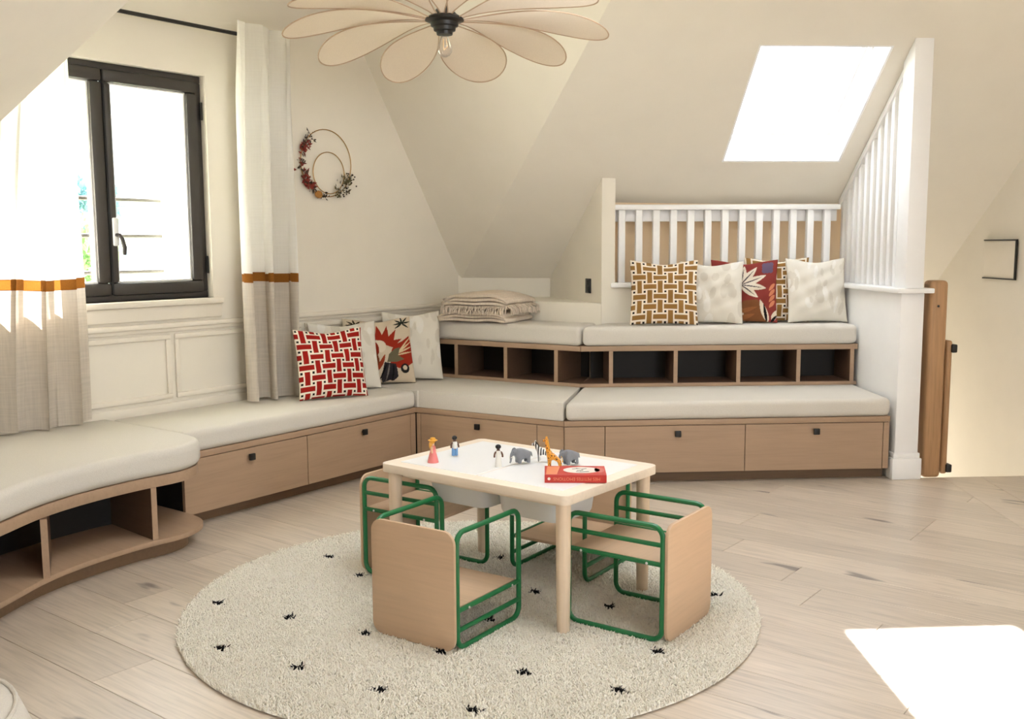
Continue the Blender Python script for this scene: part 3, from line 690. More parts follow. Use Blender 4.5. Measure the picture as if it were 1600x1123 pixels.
# ------------------------------------------------------------------ wreath on the left wall
wr = thing('wreath', 'double brass ring wreath with dried red and dark foliage on the left wall', 'wreath', (XW + .01, 3.93, 1.735), world=True)
def ring(cy, cz, r, x): return [(x, cy + r*math.cos(2*math.pi*k/48), cz + r*math.sin(2*math.pi*k/48)) for k in range(48)]
MB().tube(ring(3.93, 1.735, .19, XW+.012), .0028, 6, closed=True).build('ring', M['gold'], wr)
MB().tube(ring(3.945, 1.68, .118, XW+.014), .0028, 6, closed=True).build('ring', M['gold'], wr)
def sprig(name, m, a0, a1, n, size, spread, seed, rr=.19, shape='leaf'):
    rnd = random.Random(seed); q = MB()
    for k in range(n):
        a = R(a0 + (a1-a0)*rnd.random()); rad = rr + rnd.gauss(0, spread)
        c = Vector((XW + .016 + rnd.random()*.02, 3.93 + rad*math.cos(a), 1.735 + rad*math.sin(a)))
        if shape == 'ball': q.ball(c, size*rnd.uniform(.6, 1), 6, 4); continue
        ax = Vector((rnd.uniform(-.3, .5), rnd.gauss(0, 1), rnd.gauss(0, 1))).normalized(); sd = ax.cross(Vector((1, .2, .1))).normalized()
        L = size*rnd.uniform(.6, 1.2); i = len(q.v); up_ = ax.cross(sd)*L*.12
        q.v += [c, c + ax*L*.45 + sd*L*.24 + up_, c + ax*L, c + ax*L*.45 - sd*L*.24 + up_]; q.f += [(i, i+1, i+2, i+3)]
    o = q.build(name, m, wr, ang=0); o['kind'] = 'stuff'; return o
sprig('red_leaves', M['dry_red'], 148, 168, 26, .035, .012, 1)
sprig('dark_leaves', M['dry_dark'], 128, 268, 80, .026, .010, 2)
sprig('rust_leaves', M['dry_red'], 200, 232, 26, .045, .010, 3)
sprig('rust_leaves', M['dry_red'], 178, 200, 14, .030, .012, 8)
sprig('eucalyptus_sprig', M['dry_olive'], 285, 335, 60, .026, .022, 4, .175)
sprig('berries', M['dry_dark'], 300, 345, 26, .006, .022, 5, .20, 'ball')
sprig('berries', M['dry_dark'], 120, 150, 16, .005, .018, 6, .185, 'ball')
MB().ball((XW+.03, 3.85, 1.555), (.018, .026, .022)).build('seed_pod', M['dry_gold'], wr)
MB().tube([(XW+.02, 3.80, 1.60), (XW+.02, 3.745, 1.645), (XW+.022, 3.735, 1.655)], .0045, 6).build('twig', M['dry_dark'], wr)

# ------------------------------------------------------------------ pillows
def pmask(U, V, sh):
    k = sh[0]
    if k == 'ell':
        _, cx, cy, rx, ry, rot, _c = sh; c, s = math.cos(rot), math.sin(rot); x, y_ = U-cx, V-cy
        return ((x*c+y_*s)/rx)**2 + ((-x*s+y_*c)/ry)**2 < 1
    if k == 'leaf':
        _, x0, y0, x1, y1, w, _c = sh; dx, dy = x1-x0, y1-y0; L2 = dx*dx+dy*dy
        t = ((U-x0)*dx + (V-y0)*dy)/L2; dist = np.abs((U-x0)*dy - (V-y0)*dx)/math.sqrt(L2)
        tc = np.clip(t, 0, 1); return (t > 0) & (t < 1) & (dist < w*np.sin(np.pi*tc**.8)**.8)
    if k == 'poly':
        P = sh[1]; ins = np.zeros(U.shape, bool); n = len(P)
        for i in range(n):
            x0, y0 = P[i]; x1, y1 = P[(i+1) % n]
            if y0 == y1: continue
            cnd = ((y0 > V) != (y1 > V)) & (U < (x1-x0)*(V-y0)/(y1-y0)+x0); ins ^= cnd
        return ins
def paint_shapes(bg, shapes):
    def f(U, V):
        C = np.empty(U.shape + (3,)); C[:] = s2l(bg)
        for sh in shapes: C[pmask(U, V, sh)] = s2l(sh[-1])
        return C
    return f
def paint_basket(bar, cells, line=(240, 228, 210), dot=(30, 24, 24), ou=0.0, ov=0.0):
    def f(U, V):
        u = U*cells + ou; v = V*cells + ov
        C = np.empty(U.shape + (3,)); C[:] = s2l(line)
        for di in (-1, 0, 1):
            for dj in (-1, 0, 1):
                i = np.floor(u + .5) + di; j = np.floor(v + .5) + dj; par = ((i + j) % 2 == 0)
                a = np.abs(u - i); b_ = np.abs(v - j)
                m = np.where(par, (a < .63) & (b_ < .235), (a < .235) & (b_ < .63)); C[m] = s2l(bar)
        a = np.abs(u - np.floor(u) - .5); b_ = np.abs(v - np.floor(v) - .5); C[(a < .10) & (b_ < .10)] = s2l(dot)
        return C
    return f
def paint_jacquard(seed):
    rs = np.random.RandomState(seed); sh = []
    for k in range(26):
        sh.append(('ell', rs.rand(), rs.rand(), .02 + .05*rs.rand(), .05 + .10*rs.rand(), .2*rs.randn(), (212, 205, 192) if k % 3 else (232, 228, 220)))
    return paint_shapes((224, 218, 206), sh)
def pillow(label, group, loc, size, yaw, lean, paint, N=110, thick=.13, roll=0.0, back=(205, 190, 170), seed=0, name='throw_pillow', sag=.02):
    w, h = size; u = np.linspace(0, 1, N); U, V = np.meshgrid(u, u); a = 2*U-1; c = 2*V-1
    rs = np.random.RandomState(seed)
    pin = .055
    X = a*w/2*(1 - pin*(1-c**2)*0.9 + pin*.0); Z = c*h/2*(1 - pin*(1-a**2)*0.9)
    prof = (np.clip(1-a**2, 0, 1)**.55)*(np.clip(1-c**2, 0, 1)**.55)
    wr_ = .0035*(np.sin(9*a + 5*c + seed) + np.sin(13*c - 6*a + 2*seed))*prof + .004*np.sin(3*a+seed)*np.sin(4*c+seed*2)*prof
    T = thick/2*prof*(1 - .18*c) + wr_
    Z = Z - sag*np.exp(-(a/.55)**2)*np.clip(c, 0, 1)**2
    vf = np.stack([X, -T, Z], -1).reshape(-1, 3); vb = np.stack([X, T, Z], -1).reshape(-1, 3)
    me = bpy.data.meshes.new(name); k = N*N
    idx = np.arange((N-1)*N).reshape(N-1, N)[:, :N-1].ravel()
    F = np.stack([idx, idx+1, idx+N+1, idx+N], -1); G = np.stack([idx, idx+N, idx+N+1, idx+1], -1) + k
    # stitch rim: reuse front rim vertices on the back sheet
    remap = np.arange(2*k); ii, jj = np.meshgrid(range(N), range(N), indexing='ij'); rim = ((ii == 0) | (ii == N-1) | (jj == 0) | (jj == N-1)).ravel()
    remap[k:][rim] = np.arange(k)[rim]; faces = remap[np.concatenate([F, G])]
    me.from_pydata(np.concatenate([vf, vb]).tolist(), [], faces.tolist())
    Cc = np.ones((2*k, 4)); Cc[:k, :3] = paint(U, V).reshape(-1, 3); Cc[k:, :3] = s2l(back)
    at = me.color_attributes.new('print', 'FLOAT_COLOR', 'POINT'); at.data.foreach_set('color', Cc.ravel())
    bm = bmesh.new(); bm.from_mesh(me); bmesh.ops.delete(bm, geom=[v for v in bm.verts if not v.link_faces], context='VERTS'); bm.to_mesh(me); bm.free()
    me.materials.append(M['print'])
    for p in me.polygons: p.use_smooth = True
    ob = bpy.data.objects.new(name, me); col.objects.link(ob)
    # base edge sits at loc; facing -y locally, leaning back
    Rm = Matrix.Rotation(yaw, 4, 'Z') @ Matrix.Rotation(-lean, 4, 'X') @ Matrix.Rotation(roll, 4, 'Y')
    zmin = min((Rm @ Vector(v)).z for v in vf[::7])
    ob.matrix_world = Matrix.Translation(Vector(loc) + Vector((0, 0, -zmin))) @ Rm
    return tag(ob, label, 'pillow', group)
RED = (158, 34, 26); BR = (150, 112, 62)
bird = paint_shapes((206, 190, 166), [
    ('ell', .05, .55, .25, .30, 0, (206, 190, 166)),
    ('poly', [(.30, .60), (.34, .86), (.42, .73), (.47, .92), (.53, .74), (.62, .90), (.63, .71), (.76, .82), (.70, .64), (.84, .66), (.68, .52), (.58, .56), (.50, .64), (.40, .66), (.33, .62)], (150, 44, 26)),
    ('ell', .47, .55, .10, .10, 0, (218, 204, 182)), ('leaf', .42, .40, .42, .62, .035, (140, 44, 28)),
    ('leaf', .42, .18, .30, .44, .03, (120, 72, 34)), ('leaf', .42, .18, .42, .46, .03, (120, 60, 34)), ('leaf', .42, .18, .54, .42, .03, (150, 60, 34)),
    ('poly', [(.60, .35), (.66, .50), (.74, .58), (.84, .62), (.96, .70), (1.0, .5), (1.0, .30), (.9, .24), (.75, .2), (.62, .25)], (150, 44, 28)),
    ('leaf', .72, .42, 1.0, .62, .012, (214, 190, 150)), ('leaf', .72, .42, 1.0, .54, .012, (214, 190, 150)), ('leaf', .72, .42, 1.0, .70, .012, (214, 190, 150)), ('leaf', .72, .40, 1.0, .46, .012, (214, 190, 150)),
    ('poly', [(.56, .30), (.60, .42), (.70, .50), (.78, .52), (.74, .40), (.84, .34), (.72, .30)], (104, 96, 74)),
    ('poly', [(.52, .30), (.70, .27), (.73, .08), (.66, .02), (.60, .03), (.50, .0), (.47, .05)], (44, 40, 44)),
    ('leaf', .56, .28, .44, .02, .014, (20, 18, 20)), ('leaf', .60, .28, .54, .0, .012, (110, 104, 100)), ('leaf', .66, .27, .64, .0, .012, (20, 18, 20)),
    ('ell', .84, .20, .07, .07, 0, (30, 26, 28)), ('ell', .84, .21, .035, .035, 0, (206, 190, 166))] +
    [('leaf', .86, .90, .86 + .14*math.cos(R(q)), .90 + .12*math.sin(R(q)), .014, (36, 40, 34)) for q in (10, 50, 95, 140, 180, 215, 320)] +
    [('leaf', .16, .90, .16 + .14*math.cos(R(q)), .90 + .10*math.sin(R(q)), .014, (52, 44, 34)) for q in (10, 50, 95, 140, 180, 215, 320)])
palm = paint_shapes((136, 58, 52), [
    ('poly', [(.30, 0), (.34, .20), (.50, .34), (.70, .36), (.80, .20), (.86, 0)], (128, 82, 52)),
    ('leaf', .48, .02, .36, .36, .05, (226, 210, 190)), ('leaf', .86, .0, .74, .36, .05, (226, 210, 190)), ('leaf', .84, .0, .80, .30, .022, (24, 20, 22)),
    ('leaf', .38, .02, .66, .12, .04, (150, 96, 60)), ('leaf', .40, .14, .70, .24, .035, (150, 96, 60)), ('leaf', .34, .0, .30, .2, .02, (24, 20, 22)),
    ('leaf', .92, .02, 1.0, .20, .04, (226, 210, 190)), ('leaf', .9, .0, 1.0, .12, .02, (24, 20, 22)),
    ('leaf', .30, .38, .44, .60, .022, (226, 212, 192))] +
    [('leaf', .44, .60, .44 + l*math.cos(R(q)), .60 + l*math.sin(R(q)), .062, (228, 216, 198)) for q, l in ((-38, .34), (-8, .40), (22, .42), (52, .40), (80, .36), (112, .34), (145, .34), (175, .36))] +
    [('leaf', .44, .60, .44 + l*math.cos(R(q)), .60 + l*math.sin(R(q)), .010, (70, 60, 66)) for q, l in ((-38, .28), (-8, .34), (22, .36), (52, .34), (80, .30), (112, .28), (145, .28), (175, .3))] +
    [('ell', .80 + .05*(k % 3), .93 - .05*(k // 3), .035, .04, .4, (104, 88, 112)) for k in range(9)] +
    [('leaf', .97, .62 - .09*k, .88, .50 - .09*k, .028, (206, 130, 96)) for k in range(4)])
ZP = .446
yl = R(90)   # left-wall pillows look towards +x
pillow('red basket-weave pillow at the front of the row beside the curtain', 'pillows on the window bench', (-4.060, 3.612, ZP), (.385, .385), R(67), R(14), paint_basket(RED, 6.6, ou=.3, ov=.1), 170, .13, seed=1)
pillow('ivory jacquard pillow tucked between the red and the bird pillows', 'pillows on the window bench', (-4.235, 3.875, ZP), (.40, .40), R(64), R(16), paint_jacquard(3), 90, .12, seed=2)
pillow('pillow printed with a red-winged bird and palms', 'pillows on the window bench', (-4.235, 4.15, ZP), (.42, .405), R(62), R(15), bird, 150, .12, seed=3)
pillow('ivory jacquard pillow in the corner against the cubby unit', 'pillows on the window bench', (-4.205, 4.405, ZP), (.36, .43), R(52), R(15), paint_jacquard(5), 90, .10, seed=4)
ZU = .798
def CP(c, n): return tuple((CN(c, n, ZU)))
yc = ROTC
pillow('tan basket-weave pillow at the left end of the balustrade', 'pillows below the balustrade', CP(1.235, -5.725), (.395, .385), yc - R(9), R(14), paint_basket(BR, 6.4, ou=.2, ov=.4), 160, .12, seed=5)
pillow('ivory jacquard pillow between the tan basket-weave and the palm pillows', 'pillows below the balustrade', CP(1.525, -5.765), (.37, .37), yc - R(13), R(10), paint_jacquard(8), 90, .10, seed=6)
pillow('dark red pillow with a white palm leaf', 'pillows below the balustrade', CP(1.735, -5.81), (.39, .375), yc - R(11), R(7), palm, 150, .07, seed=7)
pillow('tan basket-weave pillow half hidden behind the palm pillow', 'pillows below the balustrade', CP(1.945, -5.855), (.385, .385), yc - R(6), R(5), paint_basket(BR, 6.4, ou=.6, ov=.0), 160, .07, seed=8)
pillow('ivory jacquard pillow at the right end against the return wall', 'pillows below the balustrade', CP(2.168, -5.795), (.37, .385), yc + R(3), R(10), paint_jacquard(12), 90, .09, seed=9)

# ------------------------------------------------------------------ folded throw on the upper tier
tw = thing('folded_throw', 'folded oatmeal fringed throw lying on the upper tier cushion', 'blanket', (-3.93, 4.77, .802), R(12))
def serp(x0, x1, n, t, z0, dy, y0, y1, seed, name):
    rnd = random.Random(seed); pts = []
    for k in range(n):
        z = z0 + k*t*1.25 + t*.5; a = (x0, x1) if k % 2 == 0 else (x1, x0)
        for i in range(13):
            f = i/12; pts.append((a[0] + (a[1]-a[0])*f, z + .006*math.sin(3*f + k + seed) * (k / n)))
        if k < n-1:
            s = 1 if k % 2 == 0 else -1
            for j in range(1, 5):
                w = math.pi*j/5; pts.append((a[1] + s*t*.62*math.sin(w), z + t*.625*(1-math.cos(w))))
    q = MB(); ny = 14
    for j in range(ny+1):
        y_ = y0 + (y1-y0)*j/ny
        for i, (x, z) in enumerate(pts):
            drop = -.012*(abs(2*j/ny-1)**3)*(z - z0)/.1 - .03*max(0, (abs(x)-.10)/.11)**2*(z-z0)/.1 + .014*(1-(x/.22)**2)*(1-(2*j/ny-1)**2)*(z-z0)/.1
            q.v.append(Vector((x + .006*math.sin(5*y_*6 + i*.2 + seed) + dy*(y_-y0), y_ + .008*math.sin(9*x + i*.05 + seed), max(z + drop + .003*math.sin(22*x + 9*y_), z0 + .003))))
    m_ = len(pts)
    for j in range(ny):
        for i in range(m_-1): k = j*m_+i; q.f.append((k, k+1, k+m_+1, k+m_))
    ob = q.build(name, M['throw'], tw, ang=80)
    md = ob.modifiers.new('thick', 'SOLIDIFY'); md.thickness = t*.8; md.offset = 0
    return ob
serp(-.235, .225, 3, .020, .0, .0, -.17, .19, 1, 'lower_fold')
serp(-.205, .205, 4, .019, .077, .12, -.15, .18, 4, 'upper_fold')
rnd = random.Random(5); q = MB()
for k in range(46):
    f = k/45; x = -.19 + .44*f; z = .085 + .01*rnd.random()
    q.tube([(x - .02, -.168, z), (x - .018 + rnd.uniform(-.006, .006), -.186, z - .018), (x - .018 + rnd.uniform(-.012, .012), -.188, z - .045)], .0032, 5)
for k in range(34):
    f = k/33; y_ = -.16 + .34*f; z = .09 + .02*rnd.random()
    q.tube([(.235 + .12*(y_+.16)*.5, y_, z), (.262 + .03*f, y_ + rnd.uniform(-.006, .006), z - .02), (.266 + .03*f, y_ + rnd.uniform(-.012, .012), z - .05)], .0032, 5)
fr = q.build('fringe', M['throw'], tw); fr['kind'] = 'stuff'

# ------------------------------------------------------------------ round shaggy rug
RC = Vector((-2.213, 2.60, 0)); RR = 1.0
rug = thing('round_rug', 'round cream shaggy rug with scattered black tufts under the play table', 'rug', tuple(RC))
MB().lathe([(RR*.985, 0), (RR*.995, .005), (RR*.985, .009), (.01, .0095)], 96).build('backing', M['pile_base'], rug)
def tufts(name, m, pts, hgt, wid, seed, parent, lean=.9):
    rs = np.random.RandomState(seed); n = len(pts)
    ang = rs.rand(n)*2*np.pi; h = hgt*(.7 + .6*rs.rand(n)); w = wid*(.7 + .6*rs.rand(n)); le = lean*rs.rand(n)*h; la = rs.rand(n)*2*np.pi
    V = np.zeros((n, 7, 3))
    for k in range(3):
        V[:, k, 0] = pts[:, 0] + w*np.cos(ang + k*2.094); V[:, k, 1] = pts[:, 1] + w*np.sin(ang + k*2.094); V[:, k, 2] = .006
        V[:, k+3, 0] = pts[:, 0] + w*.9*np.cos(ang + .4 + k*2.094) + .4*le*np.cos(la); V[:, k+3, 1] = pts[:, 1] + w*.9*np.sin(ang + .4 + k*2.094) + .4*le*np.sin(la); V[:, k+3, 2] = .006 + h*.6
    V[:, 6, 0] = pts[:, 0] + le*np.cos(la); V[:, 6, 1] = pts[:, 1] + le*np.sin(la); V[:, 6, 2] = .006 + h
    tri = np.array([[0, 1, 4], [0, 4, 3], [1, 2, 5], [1, 5, 4], [2, 0, 3], [2, 3, 5], [3, 4, 6], [4, 5, 6], [5, 3, 6]])
    F = (tri[None] + 7*np.arange(n)[:, None, None]).reshape(-1, 3)
    me = bpy.data.meshes.new(name); me.vertices.add(7*n); me.vertices.foreach_set('co', V.ravel())
    me.loops.add(F.size); me.loops.foreach_set('vertex_index', F.ravel().astype(np.int32)); me.polygons.add(len(F))
    me.polygons.foreach_set('loop_start', np.arange(0, F.size, 3, dtype=np.int32)); me.polygons.foreach_set('loop_total', np.full(len(F), 3, np.int32))
    me.update(calc_edges=True); me.validate(); me.materials.append(m)
    for p in me.polygons: p.use_smooth = True
    ob = bpy.data.objects.new(name, me); col.objects.link(ob); ob.parent = parent; return ob
MARKS = [(-2.896, 2.021), (-2.587, 2.088), (-2.558, 1.79), (-2.977, 2.614), (-2.247, 1.841), (-2.278, 2.146), (-1.947, 1.881), (-1.653, 1.947), (-1.689, 2.221), (-1.451, 2.589), (-1.404, 2.289), (-2.075, 2.79), (-2.03, 2.481), (-1.781, 2.827), (-2.416, 3.017), (-1.981, 2.186), (-2.713, 2.529), (-1.539, 3.154), (-2.311, 3.425), (-2.35, 2.42)]
npile = 100000
rad = RR*np.sqrt(np.random.rand(npile))*.995; th = np.random.rand(npile)*2*np.pi
P_ = np.stack([rad*np.cos(th), rad*np.sin(th)], -1)
for mx_ in MARKS:
    dd = (P_ - (np.array(mx_) - np.array([RC.x, RC.y])))/np.array([.020, .014]); P_ = P_[(dd**2).sum(1) > 1]
pl = tufts('pile', M['pile'], P_, .0145, .0034, 3, rug, 1.0); pl['kind'] = 'stuff'
for k, mx_ in enumerate(MARKS):
    rs = np.random.RandomState(50+k); n_ = 30
    pts = (np.array(mx_) - np.array([RC.x, RC.y])) + rs.randn(n_, 2)*np.array([.009, .006])
    tufts('black_tuft', M['pile_black'], pts, .0150, .0042, 70+k, rug, 1.6)

# ------------------------------------------------------------------ play table
TX, TY, TH = -2.151, 2.793, .48
tb = thing('play_table', 'low pale beech play table with a white inlaid top', 'table', (TX, TY, .0))
def rrect(w, d, r, n=5):
    out = []
    for (cx, cy, a0) in ((w/2-r, d/2-r, 0), (-w/2+r, d/2-r, 90), (-w/2+r, -d/2+r, 180), (w/2-r, -d/2+r, 270)):
        for k in range(n+1): a = R(a0 + 90*k/n); out.append((cx + r*math.cos(a), cy + r*math.sin(a)))
    return out
MB().prism(rrect(.83, .58, .03), TH-.034, TH-.002).build('tabletop', M['beech'], tb, bev=.003)
for sx in (-1, 1):
    MB().prism([(sx*.004 if sx > 0 else -.36, -.235), (.36 if sx > 0 else -.004, -.235), (.36 if sx > 0 else -.004, .235), (sx*.004 if sx > 0 else -.36, .235)], TH-.01, TH).build('inlay_panel', M['inlay'], tb, bev=.0012, segs=1)
for sx in (-1, 1):
    for sy in (-1, 1):
        MB().lathe([(.019, .0105), (.021, .016), (.0235, .2), (.0245, TH-.036), (.0, TH-.035)], 18, (sx*.375, sy*.25, 0)).build('leg', M['beech_z'], tb)
for sy in (-1, 1): MB().box((0, sy*.228, TH-.045), (.70, .018, .022)).build('apron', M['beech'], tb, bev=.002)
for sx in (-1, 1): MB().box((sx*.345, 0, TH-.045), (.018, .38, .022)).build('apron', M['beech'], tb, bev=.002)
def tray(x):
    t = thing('storage_tray', 'white plastic storage tray hanging under the play table, %s' % ('window side' if x < 0 else 'stair side'), 'tray', (TX + x, TY - .041, TH-.145), 0, 'trays under the play table')
    w0, d0, w1, d1_, h = .25, .22, .28, .258, .10; q = MB(); n = len(rrect(1, 1, .1))
    rings = [(rrect(w0, d0, .04), 0.0), (rrect(w0+.014, d0+.014, .045), .012), (rrect(w1, d1_, .045), h), (rrect(w1+.016, d1_+.016, .05), h), (rrect(w1+.016, d1_+.016, .05), h-.008), (rrect(w1-.006, d1_-.006, .045), h-.002), (rrect(w0+.008, d0+.008, .045), .014), (rrect(w0-.006, d0-.006, .04), .004)]
    for pts, z in rings: q.v += [Vector((p[0], p[1], z)) for p in pts]
    for k in range(len(rings)-1):
        for j in range(n): a = k*n; c = a+n; q.f.append((a+j, a+(j+1) % n, c+(j+1) % n, c+j))
    q.f.append(tuple(range(n-1, -1, -1))); k = (len(rings)-1)*n; q.f.append(tuple(k+j for j in range(n)))
    q.build('tray_body', M['bin'], t)
    for sx in (-1, 1): MB().box((sx*(w1/2 + .012), 0, h + .003), (.016, .26, .012)).build('runner', M['beech'], t, bev=.002)
tray(-.162); tray(.158)

# ------------------------------------------------------------------ cube chairs
def make_chair(label, loc, rz, flipped):
    t = thing('cube_chair', label, 'chair', loc, rz, 'green framed cube chairs')
    W, D, H = .34, .36, .385; r = .0085; cr_ = .045
    flip = (lambda z: H - z) if flipped else (lambda z: z)
    def loop(x):
        pts = []
        for (cy, cz, a0) in ((D/2-cr_, H-cr_, 0), (-D/2+cr_, H-cr_, 90), (-D/2+cr_, cr_, 180), (D/2-cr_, cr_, 270)):
            for k in range(6): a = R(a0 + 18*k); pts.append((x, cy + (cr_-r)*math.cos(a), cz + (cr_-r)*math.sin(a)))
        return pts
    for sx in (-1, 1):
        s_ = MB().tube(loop(sx*(W/2-r)), r, 10, closed=True).build('side_frame', M['green'], t)
        tag(s_, 'green tube side frame')
        for zz in (.255, .318):
            MB().tube([(sx*(W/2-r), -D/2+r, flip(zz)), (sx*(W/2-r), D/2-r, flip(zz))], r*.92, 10).build('rail', M['green'], s_)
    q = MB(); pts = rrect(W-.006, H-.004, .042, 6)
    q.slab([(p[0], -D/2-.0005, p[1]+H/2) for p in pts], (0, -.012, 0)); q.build('back_panel', M['ply'], t, bev=.002)
    MB().box((0, -.002, flip(.255)), (W-.036, D-.024, .012)).build('seat', M['ply'], t, bev=.003)
    for sx in (-1, 1):
        for sy in (-.12, .12):
            MB().lathe([(.0045, 0), (.004, .002)], 8, (sx*(W/2), sy, flip(.255)), Matrix.Rotation(sx*R(90), 3, 'Y')).build('bolt', M['bin'], t)
    return t
zr = .014
make_chair('cube chair with its back panel to the camera, left of the front table leg', (-2.118, 2.375, zr), R(4), True)
make_chair('cube chair with a bright back panel at the right end of the table', (-1.655, 2.805, zr), R(93), False)
make_chair('cube chair at the left end of the table, facing the right-hand one', (-2.560, 2.745, zr), R(-85), False)
make_chair('low-seated cube chair behind the table, opened towards the camera', (-2.150, 3.128, zr), R(184), True)

# ------------------------------------------------------------------ toys and book on the table
skin_l = plain('toy_skin', (222, 176, 140), 0.4, 0.02); t_pink = plain('toy_pink', (226, 128, 124), 0.4, 0.02); t_yel = plain('toy_yellow', (226, 166, 60), 0.4, 0.03)
t_blk = plain('toy_black', (18, 17, 18), 0.35, 0.02); t_wht = plain('toy_white', (232, 230, 222), 0.4, 0.02); t_blu = plain('toy_blue', (112, 158, 206), 0.4, 0.02)
t_brown = plain('toy_brown_skin', (96, 62, 46), 0.4, 0.02); t_grey = plain('toy_grey', (128, 130, 136), 0.5, 0.06, 40); t_tusk = plain('toy_tusk', (236, 230, 214), 0.4, 0.02)
def zebra_mat():
    t = NT('toy_zebra_stripes'); w = t.add('ShaderNodeTexWave'); w.inputs['Scale'].default_value = 34; w.inputs['Distortion'].default_value = 3.5; w.inputs['Detail'].default_value = 1
    t.link(t.coords((1, .15, .35)), w.inputs['Vector']); t.base(t.ramp(w.outputs['Fac'], [(.47, (.02, .02, .02)), (.53, (.85, .84, .8))])); t.b.inputs['Roughness'].default_value = .4; return t.m
def giraffe_mat():
    t = NT('toy_giraffe_spots'); w = t.add('ShaderNodeTexVoronoi', feature='DISTANCE_TO_EDGE'); w.inputs['Scale'].default_value = 110
    t.link(t.coords(), w.inputs['Vector']); t.base(t.ramp(w.outputs['Distance'], [(.16, s2l((232, 156, 44))), (.24, s2l((110, 62, 22)))])); t.b.inputs['Roughness'].default_value = .4; return t.m
ZT = TH + .0005; FACE = math.atan2(-.614, -.789)   # towards image left
def person(label, loc, rz, skinm, hair, top, legs, dress=None, hat=None, scale=1.0):
    t = thing('toy_figure', label, 'toy figure', loc, rz, 'small toy people on the table')
    S = scale
    v = [(0, 0, .036), (0, 0, .044), (0, 0, .052), (0, 0, .060), (0, 0, .0665), (0, .0115, .0505), (.002, .0145, .041), (.004, .0145, .033), (0, -.0115, .0505), (.002, -.0145, .041), (.004, -.0145, .033), (0, .0055, .024), (.0005, .006, .006), (.004, .006, .0035), (0, -.0055, .024), (.0005, -.006, .006), (.004, -.006, .0035)]
    e_ = [(0, 1), (1, 2), (2, 3), (3, 4), (2, 5), (5, 6), (6, 7), (2, 8), (8, 9), (9, 10), (0, 11), (11, 12), (12, 13), (0, 14), (14, 15), (15, 16)]
    rd = [.0075, .0075, .0075, .0045, .0085, .0038, .0035, .0036, .0038, .0035, .0036, .0052, .0045, .004, .0052, .0045, .004]
    skin('body', [(a*S, b*S, c*S) for a, b, c in v], e_, [r*S for r in rd], skinm, t, 1)
    f_ = MB()
    for sy in (-1, 1): f_.ball((.0078*S, sy*.0032*S, .068*S), .0011*S, 6, 4)
    f_.ball((.0088*S, 0, .0655*S), .0011*S, 6, 4); f_.tube([(.0075*S, -.0025*S, .0628*S), (.0083*S, 0, .062*S), (.0075*S, .0025*S, .0628*S)], .0005*S, 5); f_.build('face', t_blk, t)
    MB().lathe([(.0088*S, .044*S), (.0098*S, .050*S), (.0085*S, .0555*S), (.005*S, .0575*S)] if dress else [(.0092*S, .031*S), (.0098*S, .042*S), (.0105*S, .050*S), (.0085*S, .056*S), (.005*S, .0575*S)], 14).build('shirt', top, t)
    if dress:
        MB().lathe(dress(S), 18).build('skirt', legs, t)
    else:
        q = MB()
        for sy in (-1, 1): q.tube([(0, sy*.0055*S, .033*S), (.0003*S, sy*.006*S, .018*S), (.0005*S, sy*.006*S, .004*S)], .0062*S, 10)
        q.build('trousers', legs, t)
    h_ = MB().ball((-.0012*S, 0, .0705*S), (.0098*S, .0102*S, .0086*S), 14, 9)
    if hat: h_.ball((-.006*S, 0, .058*S), (.0075*S, .0095*S, .016*S), 12, 8)
    h_.build('hair', hair, t)
    if hat: MB().lathe([(.016*S, .0745*S), (.0165*S, .0758*S), (.0095*S, .077*S), (.0088*S, .083*S), (.004*S, .085*S)], 16).build('hat', hair, t)
    return t
person('toy lady in a flared pink dress with long yellow hair and hat', (-2.405, 2.617, ZT), R(20), skin_l, t_yel, t_pink, t_pink, lambda S: [(.019*S, .0*S), (.0185*S, .004*S), (.0135*S, .025*S), (.0095*S, .038*S), (.0086*S, .046*S)], True, 1.08)
person('toy man with black hair, pale shirt and blue trousers', (-2.407, 2.739, ZT), R(-30), t_brown, t_blk, t_wht, t_blu, None, None, 1.0)
person('toy woman in a long white dress with black hair', (-2.169, 2.702, ZT), R(-40), t_brown, t_blk, t_wht, t_wht, lambda S: [(.0125*S, .0*S), (.0122*S, .004*S), (.0098*S, .025*S), (.0088*S, .038*S), (.0086*S, .046*S)], None, 1.02)
def elephant(label, loc, rz):
    t = thing('toy_elephant', label, 'toy animal', loc, rz, 'toy animals on the table')
    v = [(-.022, 0, .038), (0, 0, .041), (.022, 0, .041), (.040, 0, .047), (.051, 0, .040), (.055, 0, .026), (.056, 0, .014), (.061, 0, .008)]
    e_ = [(0, 1), (1, 2), (2, 3), (3, 4), (4, 5), (5, 6), (6, 7)]; rd = [.0185, .0195, .0175, .0135, .009, .0055, .0042, .0032]
    for (px_, src) in ((-.022, 0), (.020, 2)):
        for sy in (-1, 1):
            k = len(v); v += [(px_, sy*.012, .022), (px_, sy*.013, .004)]; e_ += [(src, k), (k, k+1)]; rd += [.0095, .0085]
    k = len(v); v += [(-.042, 0, .040), (-.046, 0, .024)]; e_ += [(0, k), (k, k+1)]; rd += [.003, .002]
    skin('body', v, e_, rd, t_grey, t, 2)
    for sy in (-1, 1):
        MB().ball((.031, sy*.0165, .046), (.0115, .0026, .0145), 12, 8, Matrix.Rotation(sy*R(28), 3, 'Z')).build('ear', t_grey, t)
        MB().tube([(.049, sy*.0065, .034), (.055, sy*.0075, .029), (.060, sy*.0075, .029)], .0016, 6, taper=[1, .8, .3]).build('tusk', t_tusk, t)
        MB().ball((.0475, sy*.0105, .049), .0013, 6, 4).build('eye', t_blk, t)
    return t
